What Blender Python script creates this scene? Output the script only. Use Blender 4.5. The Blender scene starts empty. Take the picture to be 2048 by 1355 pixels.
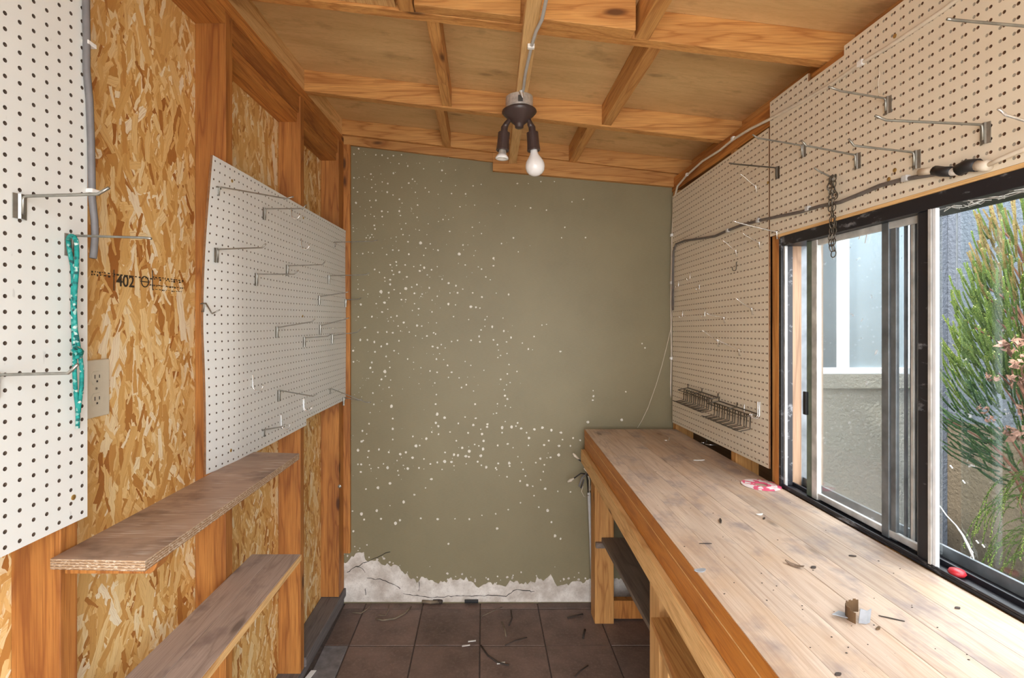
import bpy, bmesh, math, random
from mathutils import Vector, Matrix

# ------------------------------------------------------------------ units and camera
S = 0.0254                      # the scene is measured in inches
F, CX, CY = 1018.0, 966.0, 642.0   # focal length and principal point, pixels of a 2048 x 1355 frame
FLOOR = -58.0                   # floor, inches below the lens
DW = 105.0                      # back wall, inches in front of the lens
R = random.Random(7)
col = bpy.context.scene.collection
scene = bpy.context.scene

def V(x, d, z): return Vector((x * S, d * S, (z - FLOOR) * S))

cam = bpy.data.cameras.new('camera'); co = bpy.data.objects.new('camera', cam); col.objects.link(co)
cam.sensor_width = 36.0; cam.lens = F / 2048 * 36.0
cam.shift_x = (1024 - CX) / 2048; cam.shift_y = -(677.5 - CY) / 2048
cam.clip_start = 0.02; cam.clip_end = 100
co.location = V(0, 0, 0); co.rotation_euler = (math.pi / 2, 0, 0)
scene.camera = co

# daylight
w = bpy.data.worlds.new('sky'); scene.world = w; w.use_nodes = True
bg = w.node_tree.nodes['Background']; bg.inputs[0].default_value = (0.95, 0.97, 1.0, 1); bg.inputs[1].default_value = 2.4
sd = bpy.data.lights.new('sun', 'SUN'); sd.energy = 1.9; sd.angle = math.radians(3); sd.color = (1, .95, .86)
so = bpy.data.objects.new('sun', sd); col.objects.link(so)
so.rotation_euler = Vector((-0.60, -0.18, 0.80)).to_track_quat('Z', 'Y').to_euler()
so.location = V(0, 0, 200)
def portal(name, loc, rot, sx, sy):
    l = bpy.data.lights.new(name, 'AREA'); l.shape = 'RECTANGLE'; l.size = sx * S; l.size_y = sy * S
    l.cycles.is_portal = True
    o = bpy.data.objects.new(name, l); col.objects.link(o); o.location = loc; o.rotation_euler = rot
portal('doorway_portal', V(5, -12.6, -19), (math.pi / 2, 0, 0), 38, 81)
portal('window_portal', V(43.5, 40, -5), (0, math.pi / 2, 0), 33, 56)
vs = scene.view_settings
scene.display_settings.display_device = 'sRGB'
vs.view_transform = 'Standard'; vs.look = 'None'; vs.gamma = 1.0; vs.use_curve_mapping = False
vs.exposure = 2.2
try:
    scene.cycles.use_denoising = True
    scene.cycles.denoiser = 'OPENIMAGEDENOISE'
    scene.cycles.max_bounces = 12; scene.cycles.diffuse_bounces = 6
    scene.cycles.transparent_max_bounces = 16
except Exception: pass

# ------------------------------------------------------------------ pixel -> place helpers
def onX(px, py, X): d = F * X / (px - CX); return X, d, -(py - CY) * d / F
def onD(px, py, d): return (px - CX) * d / F, d, -(py - CY) * d / F
def onZ(px, py, z): d = F * -z / (py - CY); return (px - CX) * d / F, d, z
def XF(d): return -30.2 + .03 * (d - 50)          # front plane of the left wall's studs
def onL(px, py, o=0.0):
    k = F / (CX - px); d = k * (31.7 - o) / (1 + .03 * k)
    return XF(d) + o, d, -(py - CY) * d / F

# ------------------------------------------------------------------ materials
class NT:
    def __init__(s, name):
        s.m = bpy.data.materials.new(name); s.m.use_nodes = True
        s.t = s.m.node_tree; s.b = s.t.nodes['Principled BSDF']; s.out = s.t.nodes['Material Output']
    def n(s, typ, ins=None, **kw):
        nd = s.t.nodes.new(typ)
        for k, v in kw.items(): setattr(nd, k, v)
        for k, v in (ins or {}).items(): s.set(nd.inputs[k], v)
        return nd
    def set(s, sock, v):
        if isinstance(v, bpy.types.NodeSocket): s.t.links.new(v, sock)
        else:
            if sock.type == 'RGBA' and len(v) == 3: v = (*v, 1)
            sock.default_value = v
    def math(s, op, a, b=0.0, c=0.0, clamp=False):
        return s.n('ShaderNodeMath', {0: a, 1: b, 2: c}, operation=op, use_clamp=clamp).outputs[0]
    def vm(s, op, a, b=(0, 0, 0)):
        nd = s.n('ShaderNodeVectorMath', {0: a, 1: b}, operation=op); return nd.outputs[0]
    def mix(s, f, a, b, mode='MIX'):
        nd = s.n('ShaderNodeMix', data_type='RGBA', blend_type=mode)
        s.set(nd.inputs[0], f); s.set(nd.inputs[6], a); s.set(nd.inputs[7], b); return nd.outputs[2]
    def noise(s, vec, sc, det=3.0, rough=.5, dist=0.0):
        return s.n('ShaderNodeTexNoise', {'Vector': vec, 'Scale': sc, 'Detail': det, 'Roughness': rough, 'Distortion': dist}).outputs[0]
    def ramp(s, f, *stops):
        nd = s.n('ShaderNodeValToRGB', {0: f}); e = nd.color_ramp.elements
        while len(e) < len(stops): e.new(.5)
        for i, (p, c) in enumerate(stops):
            e[i].position = p
            e[i].color = (c, c, c, 1) if isinstance(c, (int, float)) else (*c, 1)
        return nd.outputs[0]
    def pos(s): return s.n('ShaderNodeNewGeometry').outputs['Position']
    def rpos(s):
        r = s.n('ShaderNodeObjectInfo').outputs['Random']
        v = s.n('ShaderNodeCombineXYZ', {0: s.math('MULTIPLY', r, 31.0), 1: s.math('MULTIPLY', r, 57.0), 2: s.math('MULTIPLY', r, 13.0)}).outputs[0]
        return s.vm('ADD', s.pos(), v), r
    def bump(s, h, strength=.3, dist=.002):
        b = s.n('ShaderNodeBump', {'Height': h, 'Strength': strength, 'Distance': dist}); s.set(s.b.inputs['Normal'], b.outputs[0])
    def fin(s, colr, rough=.6, metal=0.0, spec=None):
        s.set(s.b.inputs['Base Color'], colr); s.set(s.b.inputs['Roughness'], rough); s.b.inputs['Metallic'].default_value = metal
        if spec is not None: s.b.inputs['Specular IOR Level'].default_value = spec
        return s.m

def plain(name, c, rough=.6, metal=0.0, var=.15, sc=40, spec=None):
    t = NT(name); p, r = t.rpos()
    n = t.noise(p, sc, 3)
    f = t.ramp(n, (.3, 1 - var), (.7, 1 + var * .3))
    return t.fin(t.mix(1.0, c, f, 'MULTIPLY'), rough, metal, spec)

def wood(name, axis, light, mid, dark, knot=1.0, rough=.62, tone=.35, ring=1.0, stain=None, stain_lo=.52, stain_sc=6, streak=1.0, scratch=False, warm=None):
    t = NT(name); p, r = t.rpos()
    a = 'xyz'.index(axis)
    def m(cross, along): return tuple(along if i == a else cross for i in range(3))
    pv = t.vm('MULTIPLY', p, m(34, 2.6))
    # knots first: they bend the rings around them
    kv = t.vm('MULTIPLY', p, m(11, 3.6))
    vor = t.n('ShaderNodeTexVoronoi', {'Vector': kv, 'Scale': 1.0, 'Randomness': 1.0})
    sel = t.math('GREATER_THAN', t.n('ShaderNodeSeparateColor', {0: vor.outputs['Color']}).outputs[0], .72)
    km = t.math('MULTIPLY', t.ramp(vor.outputs['Distance'], (.07, 1.0), (.15, 0.0)), sel)
    kw = t.math('MULTIPLY', t.ramp(vor.outputs['Distance'], (.05, 1.0), (.45, 0.0)), sel)
    n1 = t.noise(pv, .55, 2.5, .5, .3)
    rr = t.math('PINGPONG', t.math('ADD', t.math('MULTIPLY', n1, 11.0), t.math('MULTIPLY', kw, 1.6)), 1.0)
    fine = t.noise(t.vm('MULTIPLY', p, m(420, 9)), 1.0, 3, .6)
    big = t.noise(t.vm('MULTIPLY', p, m(9, 1.6)), 1.0, 3, .55)
    c = t.mix(t.math('MULTIPLY', rr, .55 * ring), light, mid)
    c = t.mix(t.ramp(big, (.38, 0.0), (.72, tone)), c, dark)
    c = t.mix(t.math('MULTIPLY', t.ramp(fine, (.42, 0.0), (.72, .6)), streak), c, dark)
    edge_ = t.ramp(rr, (.72, 0.0), (1.0, .5)); c = t.mix(t.math('MULTIPLY', edge_, ring), c, dark)
    c = t.mix(t.math('MULTIPLY', kw, .35 * knot), c, dark)
    c = t.mix(t.math('MULTIPLY', km, .85 * knot), c, tuple(x * .28 for x in dark))
    hv = t.math('ADD', .86, t.math('MULTIPLY', r, .26))
    c = t.mix(1.0, c, t.n('ShaderNodeCombineColor', {0: hv, 1: hv, 2: hv}).outputs[0], 'MULTIPLY')
    if stain is not None:
        sn = t.noise(t.vm('MULTIPLY', p, m(1.6, 1.0)), stain_sc, 4, .62)
        c = t.mix(t.ramp(sn, (stain_lo, 0.0), (stain_lo + .16, .8)), c, stain)
        sp = t.noise(p, 150, 2, .5)
        c = t.mix(t.ramp(sp, (.73, 0.0), (.78, .5)), c, tuple(x * .4 for x in stain))
    if warm is not None:
        wn_ = t.noise(t.vm('ADD', t.vm('MULTIPLY', p, m(1.5, 1.0)), (7.3, 2.1, 0)), 4.5, 4, .6)
        c = t.mix(t.ramp(wn_, (.50, 0.0), (.68, .4)), c, warm)
    if scratch:
        sc_ = t.noise(t.vm('MULTIPLY', p, m(230, 11)), 1.0, 2, .5); rg = t.noise(p, 9, 2)
        c = t.mix(t.math('MULTIPLY', t.ramp(sc_, (.56, 0.0), (.64, .85)), t.ramp(rg, (.46, 0.0), (.56, 1.0))), c, (.66, .58, .51))
    t.bump(t.math('ADD', t.math('MULTIPLY', rr, .4), fine), .18, .0012)
    return t.fin(c, rough)

FIR = dict(light=(.68, .365, .118), mid=(.53, .24, .06), dark=(.27, .09, .018))
STUD = dict(light=(.62, .27, .062), mid=(.46, .165, .03), dark=(.18, .046, .008))
M = {}
for ax in 'xyz':
    M['fir_' + ax] = wood('fir_lumber_' + ax, ax, **FIR, tone=.35)
    M['stud_' + ax] = wood('stud_lumber_' + ax, ax, **STUD, tone=.6)
M['pale_y'] = wood('pale_pine_y', 'y', (.82, .55, .25), (.73, .45, .18), (.42, .2, .06), tone=.25)
M['pale_z'] = wood('pale_pine_z', 'z', (.74, .47, .2), (.63, .37, .14), (.42, .2, .06), tone=.25)
M['orange_y'] = wood('varnished_fir_y', 'y', (.52, .21, .038), (.42, .15, .022), (.25, .075, .01), tone=.4, rough=.45)
M['bench'] = wood('worn_bench_wood', 'y', (.64, .51, .40), (.54, .41, .31), (.36, .24, .165), tone=.5, knot=.8, rough=.5,
                  stain=(.25, .20, .195), stain_lo=.52, stain_sc=7, warm=(.52, .32, .17))
M['ply'] = wood('roof_plywood', 'x', (.72, .495, .24), (.65, .43, .195), (.43, .26, .10), knot=.5, tone=.5, ring=.5,
                stain=(.36, .225, .10), stain_lo=.57, stain_sc=5, streak=.6)
M['shelf_ply'] = wood('weathered_plywood', 'x', (.50, .36, .27), (.42, .29, .21), (.23, .145, .10), knot=.3, tone=.6, ring=.5, rough=.5,
                stain=(.17, .11, .085), stain_lo=.52, stain_sc=7, scratch=True)
M['shelf_board'] = wood('grey_weathered_board', 'y', (.55, .44, .375), (.47, .37, .31), (.28, .205, .165), knot=.7, tone=.45, rough=.6,
                stain=(.24, .18, .165), stain_lo=.55, stain_sc=6)
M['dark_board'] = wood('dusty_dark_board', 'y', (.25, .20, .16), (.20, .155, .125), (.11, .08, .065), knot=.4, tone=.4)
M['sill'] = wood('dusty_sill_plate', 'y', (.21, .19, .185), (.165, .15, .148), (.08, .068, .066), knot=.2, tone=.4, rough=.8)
M['jamb'] = wood('weathered_jamb', 'z', (.40, .26, .16), (.32, .19, .11), (.16, .09, .05), tone=.4)
M['sheath'] = wood('dark_sheathing', 'y', (.10, .06, .03), (.08, .045, .022), (.04, .02, .01), tone=.3)

def ply_edge():
    t = NT('plywood_edge'); p = t.pos()
    z = t.n('ShaderNodeSeparateXYZ', {0: p}).outputs[2]
    l = t.math('PINGPONG', t.math('MULTIPLY', z, 420), 1.0)
    n = t.noise(t.vm('MULTIPLY', p, (150, 150, 500)), 1.0, 3)
    c = t.mix(l, (.46, .31, .18), (.16, .085, .045)); c = t.mix(t.ramp(n, (.5, 0.0), (.7, .7)), c, (.70, .62, .50))
    t.bump(n, .4, .002)
    return t.fin(c, .75)
M['ply_edge'] = ply_edge()

def osb():
    t = NT('oriented_strand_board'); p = t.pos()
    sp = t.n('ShaderNodeSeparateXYZ', {0: p})
    uv = t.n('ShaderNodeCombineXYZ', {0: sp.outputs[1], 1: sp.outputs[2], 2: 0.0}).outputs[0]
    wob = t.n('ShaderNodeTexNoise', {'Vector': uv, 'Scale': 30.0, 'Detail': 3.0})
    uvw = t.vm('ADD', uv, t.vm('MULTIPLY', t.vm('SUBTRACT', wob.outputs['Color'], (.5, .5, .5)), (.014, .014, 0)))
    val = None; pm = None; gr = None
    for i, (ang, ln, wd) in enumerate([(80, 5.0, 26), (100, 6.0, 33), (66, 6.5, 36), (114, 7, 30), (88, 8, 44), (48, 8, 40), (134, 8, 44), (14, 9, 42), (95, 12, 64), (75, 13, 75), (108, 17, 85), (60, 19, 95), (128, 18, 90)]):
        rot = t.n('ShaderNodeVectorRotate', {'Vector': uvw, 'Angle': -math.radians(ang)}, rotation_type='Z_AXIS').outputs[0]
        sc = t.vm('ADD', t.vm('MULTIPLY', rot, (ln, wd, 0)), (i * 13.7, i * 5.3, 0))
        vo = t.n('ShaderNodeTexVoronoi', {'Vector': sc, 'Scale': 1.0, 'Randomness': 1.0}, voronoi_dimensions='2D', distance='CHEBYCHEV')
        c = t.n('ShaderNodeSeparateColor', {0: vo.outputs['Color']})
        pr = t.math('SUBTRACT', c.outputs[1], t.math('MULTIPLY', t.math('GREATER_THAN', vo.outputs['Distance'], .47), .5))
        if i in (5, 6, 7): pr = t.math('SUBTRACT', pr, .10)
        g = t.noise(t.vm('MULTIPLY', rot, (14, 330, 1)), 1.0, 2, .6)
        if val is None: val, pm, gr = c.outputs[0], pr, g
        else:
            s_ = t.math('GREATER_THAN', pr, pm)
            mx = lambda a, b: t.n('ShaderNodeMix', {0: s_, 2: a, 3: b}).outputs[0]
            val, gr = mx(val, c.outputs[0]), mx(gr, g); pm = t.math('MAXIMUM', pr, pm)
    c = t.ramp(val, (0.0, (.36, .13, .025)), (.09, (.52, .25, .06)), (.30, (.66, .38, .115)), (.58, (.76, .49, .18)), (.78, (.84, .62, .29)), (.92, (.88, .74, .46)), (1.0, (.90, .80, .58)))
    c = t.mix(t.ramp(gr, (.46, 0.0), (.74, .5)), c, (.46, .21, .06))
    bl = t.noise(uv, 170, 3, .6)
    c = t.mix(t.ramp(bl, (.68, 0.0), (.73, .6)), c, (.22, .09, .025))
    t.bump(t.math('ADD', t.math('MULTIPLY', val, 1.0), t.math('MULTIPLY', gr, .5)), .35, .0015)
    return t.fin(c, .55)
M['osb'] = osb()

def wallpaint():
    t = NT('olive_wall_paint'); p = t.pos()
    n = t.noise(p, 3, 4, .6); f = t.noise(t.vm('MULTIPLY', p, (60, 60, 420)), 1.0, 3, .6)
    c = t.mix(t.ramp(n, (.3, 0.0), (.7, 1.0)), (.250, .214, .122), (.215, .184, .104))
    c = t.mix(t.ramp(f, (.4, 0.0), (.75, .25)), c, (.30, .26, .16))
    t.bump(f, .12, .001)
    return t.fin(c, .55)
M['wall'] = wallpaint()

def plaster():
    t = NT('crumbling_plaster'); p = t.pos()
    n = t.noise(p, 14, 4, .6); f = t.noise(p, 160, 4, .65)
    c = t.mix(t.ramp(n, (.35, 0.0), (.68, 1.0)), (.84, .80, .74), (.52, .46, .40))
    c = t.mix(t.ramp(f, (.55, 0.0), (.75, .5)), c, (.26, .22, .17))
    t.bump(t.math('ADD', n, f), .6, .004)
    return t.fin(c, .9)
M['plaster'] = plaster()
M['chip'] = plain('bare_plaster_chip', (.80, .77, .68), .9, var=.2, sc=80)
M['crack'] = plain('dark_crack', (.05, .045, .035), .9)

def tile():
    t = NT('brown_floor_tile'); p, r = t.rpos()
    n = t.noise(p, 7, 5, .6); f = t.noise(p, 90, 3, .6)
    c = t.mix(t.ramp(n, (.3, 0.0), (.72, 1.0)), (.21, .145, .12), (.11, .076, .062))
    c = t.mix(t.ramp(f, (.5, 0.0), (.8, .5)), c, (.28, .21, .185))
    hv = t.math('ADD', .8, t.math('MULTIPLY', r, .4))
    c = t.mix(1.0, c, t.n('ShaderNodeCombineColor', {0: hv, 1: hv, 2: hv}).outputs[0], 'MULTIPLY')
    t.bump(n, .3, .003)
    return t.fin(c, .62)
M['tile'] = tile()
M['grout'] = plain('dark_grout', (.09, .066, .056), .9, var=.3, sc=60)
M['bounce_paving'] = plain('pale_bounce_concrete', (.46, .42, .36), .9, var=.2, sc=8)
M['concrete'] = plain('dusty_concrete', (.21, .20, .205), .9, var=.35, sc=30)

def pegpaint(name, c, grime=.1):
    t = NT(name); p = t.pos()
    n = t.noise(p, 12, 4, .6); s = t.noise(t.vm('MULTIPLY', p, (1, 1, .4)), 70, 2, .5)
    cc = t.mix(t.ramp(n, (.4, 0.0), (.8, grime)), c, tuple(x * .72 for x in c))
    cc = t.mix(t.ramp(s, (.73, 0.0), (.77, .35)), cc, tuple(x * .5 for x in c))
    return t.fin(cc, .42)
M['peg_white'] = pegpaint('white_pegboard_paint', (.775, .80, .775))
M['peg_beige_backlit'] = pegpaint('beige_backlit_pegboard_paint', (.74, .655, .515))  # beige with the right boards' warm backlit tone put into the colour
M['hardboard'] = plain('brown_hardboard', (.26, .125, .05), .7, var=.3, sc=90)
M['bore'] = plain('dark_bored_hole', (.11, .075, .05), .8, var=.3, sc=90)
M['bore_brown'] = plain('brown_bored_hole', (.16, .07, .03), .8, var=.3, sc=90)
M['hole_ghost'] = plain('grey_hole_ghost', (.36, .31, .24), .8)  # painted grey ghost of each right-board hole; no real plug there
M['zinc'] = plain('zinc_plated_steel', (.36, .355, .32), .36, .85, var=.25, sc=60)
M['bright'] = plain('bright_plated_steel', (.85, .84, .82), .25, .9, var=.1)
M['darksteel'] = plain('dark_oxidised_wire', (.13, .11, .085), .45, .8, var=.2)
M['brass'] = plain('brass_screw', (.55, .36, .12), .4, .8)
M['bakelite'] = plain('brown_bakelite', (.055, .035, .032), .35, var=.1)
M['galv'] = plain('galvanised_box', (.66, .62, .57), .35, .45, var=.3, sc=70)
M['bulb'] = plain('white_opal_glass', (.86, .86, .86), .18, var=.02, spec=.6)
M['cable_grey'] = plain('grey_cable_sheath', (.19, .185, .19), .5, var=.15)
M['cable_white'] = plain('off_white_cable_sheath', (.70, .62, .50), .5, var=.12)
M['cable_pale'] = plain('pale_grey_cable_sheath', (.52, .52, .51), .45, var=.1)
M['cable_dark'] = plain('dusty_dark_cable', (.15, .13, .115), .55, var=.3)
M['black'] = plain('black_plastic', (.015, .015, .017), .45, var=.3)
M['white_plastic'] = plain('white_plastic', (.82, .82, .80), .4, var=.05)
M['ivory'] = plain('ivory_plastic', (.66, .62, .49), .35, var=.05)
M['slot'] = plain('dark_slot', (.05, .045, .04), .6)
M['ink'] = plain('black_stamp_ink', (.05, .035, .02), .8, var=.4, sc=300)
M['pink'] = None
def pinkm():
    t = NT('pink_printed_disc'); p = t.pos()
    n = t.noise(p, 38, 2, .5)
    c = t.mix(t.ramp(n, (.50, 0.0), (.53, 1.0)), (.72, .10, .20), (.80, .70, .68))
    return t.fin(c, .4)
M['pink'] = pinkm()
M['red'] = plain('red_plastic', (.45, .02, .03), .4)
M['tape'] = plain('grey_cloth_tape', (.36, .38, .41), .45, var=.25, sc=50)
M['card'] = plain('brown_card', (.14, .075, .03), .8, var=.3)
M['leaf_dry'] = plain('dry_leaf', (.20, .13, .085), .8, var=.4, sc=120)
M['twig'] = plain('dry_twig', (.24, .19, .13), .8, var=.3)
M['darktwig'] = plain('dark_twig', (.055, .04, .032), .8, var=.3)
M['nail'] = plain('dark_nail', (.10, .075, .06), .5, .7)
def rope():
    t = NT('teal_braided_rope'); p = t.pos()
    w_ = t.n('ShaderNodeTexVoronoi', {'Vector': p, 'Scale': 190.0}).outputs['Color']
    s = t.n('ShaderNodeSeparateColor', {0: w_}).outputs[0]
    c = t.ramp(s, (0.0, (.005, .05, .055)), (.16, (.0, .21, .19)), (.8, (.01, .31, .27)), (.965, (.45, .58, .54)))
    t.bump(t.noise(p, 400, 2), .5, .002)
    return t.fin(c, .7)
M['rope'] = rope()
def frame_black():
    t = NT('dirty_black_frame'); p = t.pos()
    n = t.noise(t.vm('MULTIPLY', p, (40, 14, 40)), 1.0, 4, .7)
    c = t.mix(t.ramp(n, (.58, 0.0), (.72, .75)), (.012, .012, .016), (.30, .31, .33))
    return t.fin(c, .45)
M['frame'] = frame_black()
M['alu'] = plain('dull_aluminium', (.70, .70, .68), .38, .35, var=.35, sc=22)
M['alu_dark'] = plain('grey_aluminium', (.20, .22, .235), .4, .5, var=.4, sc=20)
M['green_seal'] = plain('grey_green_paint', (.14, .18, .135), .5, var=.4, sc=25)
def glass(name, dirt, gloss=.25):
    t = NT(name); nt = t.t
    tr = t.n('ShaderNodeBsdfTransparent', {0: (.93, .96, .96, 1)}); gl = t.n('ShaderNodeBsdfGlossy', {0: (1, 1, 1, 1), 1: .02})
    df = t.n('ShaderNodeBsdfDiffuse', {0: (.75, .77, .78, 1)})
    fr = t.n('ShaderNodeFresnel', {0: 1.45})
    m1 = t.n('ShaderNodeMixShader', {0: t.math('MULTIPLY', fr.outputs[0], gloss), 1: tr.outputs[0], 2: gl.outputs[0]})
    p = t.pos(); n1 = t.noise(p, 5, 5, .65); n2 = t.noise(p, 60, 2, .5)
    d = t.math('ADD', t.ramp(n1, (.35, dirt * .5), (.75, dirt)), t.ramp(n2, (.72, 0.0), (.76, .45)))
    m2 = t.n('ShaderNodeMixShader', {0: d, 1: m1.outputs[0], 2: df.outputs[0]})
    nt.links.new(m2.outputs[0], t.out.inputs[0]); return t.m
M['glass'] = glass('dusty_window_glass', .10)
M['glass_clean'] = glass('clear_window_glass', .008, .07)
def stucco(name, c):
    t = NT(name); p = t.pos()
    n = t.noise(p, 55, 4, .6); b = t.noise(p, 3, 3)
    cc = t.mix(t.ramp(b, (.3, 0.0), (.7, .35)), c, tuple(x * .8 for x in c))
    t.bump(n, .9, .012); return t.fin(cc, .8)
M['stucco_grey'] = stucco('blue_grey_stucco', (.085, .10, .125))
M['stucco_light'] = stucco('pale_grey_stucco', (.20, .22, .235))
M['stucco_tan'] = stucco('tan_stucco_plinth', (.235, .225, .19))
M['stucco_brown'] = stucco('brown_stucco_plinth', (.10, .078, .05))
M['white_frame'] = plain('white_painted_frame', (.72, .75, .78), .5, var=.08)
M['far_pane'] = plain('grey_blue_window_film', (.25, .31, .35), .3, var=.06, sc=4)
M['far_pane_dark'] = plain('dim_window_pane', (.10, .125, .145), .15, var=.2, sc=6)
M['soil'] = plain('damp_soil', (.07, .05, .035), .95, var=.4, sc=20)
def foliage():
    t = NT('needle_foliage')
    a = t.n('ShaderNodeVertexColor', layer_name='Col').outputs[0]
    t.set(t.b.inputs['Base Color'], a); t.b.inputs['Roughness'].default_value = .55
    tl = t.n('ShaderNodeBsdfTranslucent', {0: a}); mx = t.n('ShaderNodeMixShader', {0: .3, 1: t.b.outputs[0], 2: tl.outputs[0]})
    t.t.links.new(mx.outputs[0], t.out.inputs[0]); return t.m
M['foliage'] = foliage()
M['bark'] = plain('reddish_bark', (.20, .085, .055), .85, var=.3, sc=60)
M['flower_dry'] = plain('dry_flower_petals', (.25, .13, .09), .85, var=.4, sc=40)
M['web'] = plain('dusty_cobweb', (.62, .62, .60), .8, var=.2)

# ------------------------------------------------------------------ mesh helpers
class MB:
    """collects geometry in inch coordinates (x right, d into the room, z up from the lens)"""
    def __init__(s): s.v = []; s.f = []; s.mi = []; s.c = None
    def face(s, idx, mi=0): s.f.append(idx); s.mi.append(mi)
    def hexa(s, fn, u0, u1, v0, v1, w0, w1, mi=0):
        b = len(s.v)
        for u in (u0, u1):
            for v in (v0, v1):
                for w_ in (w0, w1): s.v.append(V(*fn(u, v, w_)))
        for q in ((0, 1, 3, 2), (4, 6, 7, 5), (0, 4, 5, 1), (2, 3, 7, 6), (0, 2, 6, 4), (1, 5, 7, 3)): s.face([b + i for i in q], mi)
        return s
    def box(s, x0, x1, d0, d1, z0, z1, mi=0): return s.hexa(lambda u, v, w_: (u, v, w_), x0, x1, d0, d1, z0, z1, mi)
    def prism(s, pts, fn, w0, w1, mi=0):
        """closed outline pts (a, b), mapped by fn(a, b, w) and given thickness"""
        b = len(s.v); n = len(pts)
        for w_ in (w0, w1):
            for a, c in pts: s.v.append(V(*fn(a, c, w_)))
        s.face([b + i for i in range(n)], mi); s.face([b + n + i for i in reversed(range(n))], mi)
        for i in range(n):
            j = (i + 1) % n; s.face([b + i, b + j, b + n + j, b + n + i], mi)
        return s
    def tube(s, pts, r, n=8, mi=0, caps=True):
        P = [V(*p) for p in pts]; rs = r if isinstance(r, (list, tuple)) else [r] * len(P)
        b = len(s.v); up = None
        for i, p in enumerate(P):
            t = (P[min(i + 1, len(P) - 1)] - P[max(i - 1, 0)])
            if t.length < 1e-9: t = Vector((0, 0, 1))
            t.normalize()
            if up is None: up = t.orthogonal().normalized()
            else:
                up = up - t * up.dot(t)
                up = t.orthogonal().normalized() if up.length < 1e-6 else up.normalized()
            sd_ = t.cross(up)
            for k in range(n):
                a = 2 * math.pi * k / n; s.v.append(p + (up * math.cos(a) + sd_ * math.sin(a)) * rs[i] * S)
        for i in range(len(P) - 1):
            for k in range(n):
                k2 = (k + 1) % n; s.face([b + i * n + k, b + i * n + k2, b + (i + 1) * n + k2, b + (i + 1) * n + k], mi)
        if caps:
            s.face([b + k for k in reversed(range(n))], mi); e = b + (len(P) - 1) * n; s.face([e + k for k in range(n)], mi)
        return s
    def lathe(s, prof, base, axis=(0, 0, 1), n=24, mi=0):
        """prof: (radius, height along axis) in inches from base"""
        A = Vector(axis).normalized(); U = A.orthogonal().normalized(); W = A.cross(U); B = V(*base); b = len(s.v)
        for r, h in prof:
            for k in range(n):
                a = 2 * math.pi * k / n; s.v.append(B + A * h * S + (U * math.cos(a) + W * math.sin(a)) * r * S)
        for i in range(len(prof) - 1):
            for k in range(n):
                k2 = (k + 1) % n; s.face([b + i * n + k, b + i * n + k2, b + (i + 1) * n + k2, b + (i + 1) * n + k], mi)
        s.face([b + k for k in reversed(range(n))], mi); e = b + (len(prof) - 1) * n; s.face([e + k for k in range(n)], mi)
        return s
    def build(s, name, mats, parent=None, smooth=False, bevel=0.0, origin=None):
        if not isinstance(mats, (list, tuple)): mats = [mats]
        if parent is not None: o0 = WORLD[parent.name]
        elif origin is not None: o0 = V(*origin)
        else:
            n = len(s.v); o0 = Vector((sum(v.x for v in s.v) / n, sum(v.y for v in s.v) / n, min(v.z for v in s.v)))
        me = bpy.data.meshes.new(name)
        me.from_pydata([v - o0 for v in s.v], [], s.f)
        for m in mats: me.materials.append(m)
        if len(mats) > 1: me.polygons.foreach_set('material_index', s.mi)
        if smooth: me.polygons.foreach_set('use_smooth', [True] * len(me.polygons))
        if s.c is not None:
            at = me.color_attributes.new('Col', 'FLOAT_COLOR', 'POINT')
            at.data.foreach_set('color', [x for c in s.c for x in (*c, 1.0)])
        bm = bmesh.new(); bm.from_mesh(me); bmesh.ops.recalc_face_normals(bm, faces=bm.faces[:]); bm.to_mesh(me); bm.free()
        me.update()
        o = bpy.data.objects.new(name, me); col.objects.link(o)
        if parent is not None: o.parent = parent
        else: o.location = o0
        WORLD[o.name] = o0
        if bevel:
            md = o.modifiers.new('bevel', 'BEVEL'); md.width = bevel * S; md.segments = 2; md.limit_method = 'ANGLE'
        return o
WORLD = {}
def empty(name, loc):
    o = bpy.data.objects.new(name, None); col.objects.link(o); o.location = V(*loc); WORLD[o.name] = V(*loc); o.empty_display_size = .05
    return o
def thing(name, loc, label, cat, group=None):
    o = empty(name, loc); return tag(o, label, cat, group)
def tag(o, label, cat, group=None, kind=None):
    o['label'] = label; o['category'] = cat
    if group: o['group'] = group
    if kind: o['kind'] = kind
    return o
def structure(name, loc, label):
    o = empty(name, loc); o['kind'] = 'structure'; o['label'] = label; return o
def stuff(o): o['kind'] = 'stuff'; return o
def L(d, o, z): return XF(d) + o, d, z           # left wall: depth, offset into the room, height
def zply(x): return 37.72 - .118 * x             # underside of the sloping roof plywood
def CE(x, d, dz): return x, d, zply(x) + dz      # ceiling: height measured from the plywood

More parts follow.
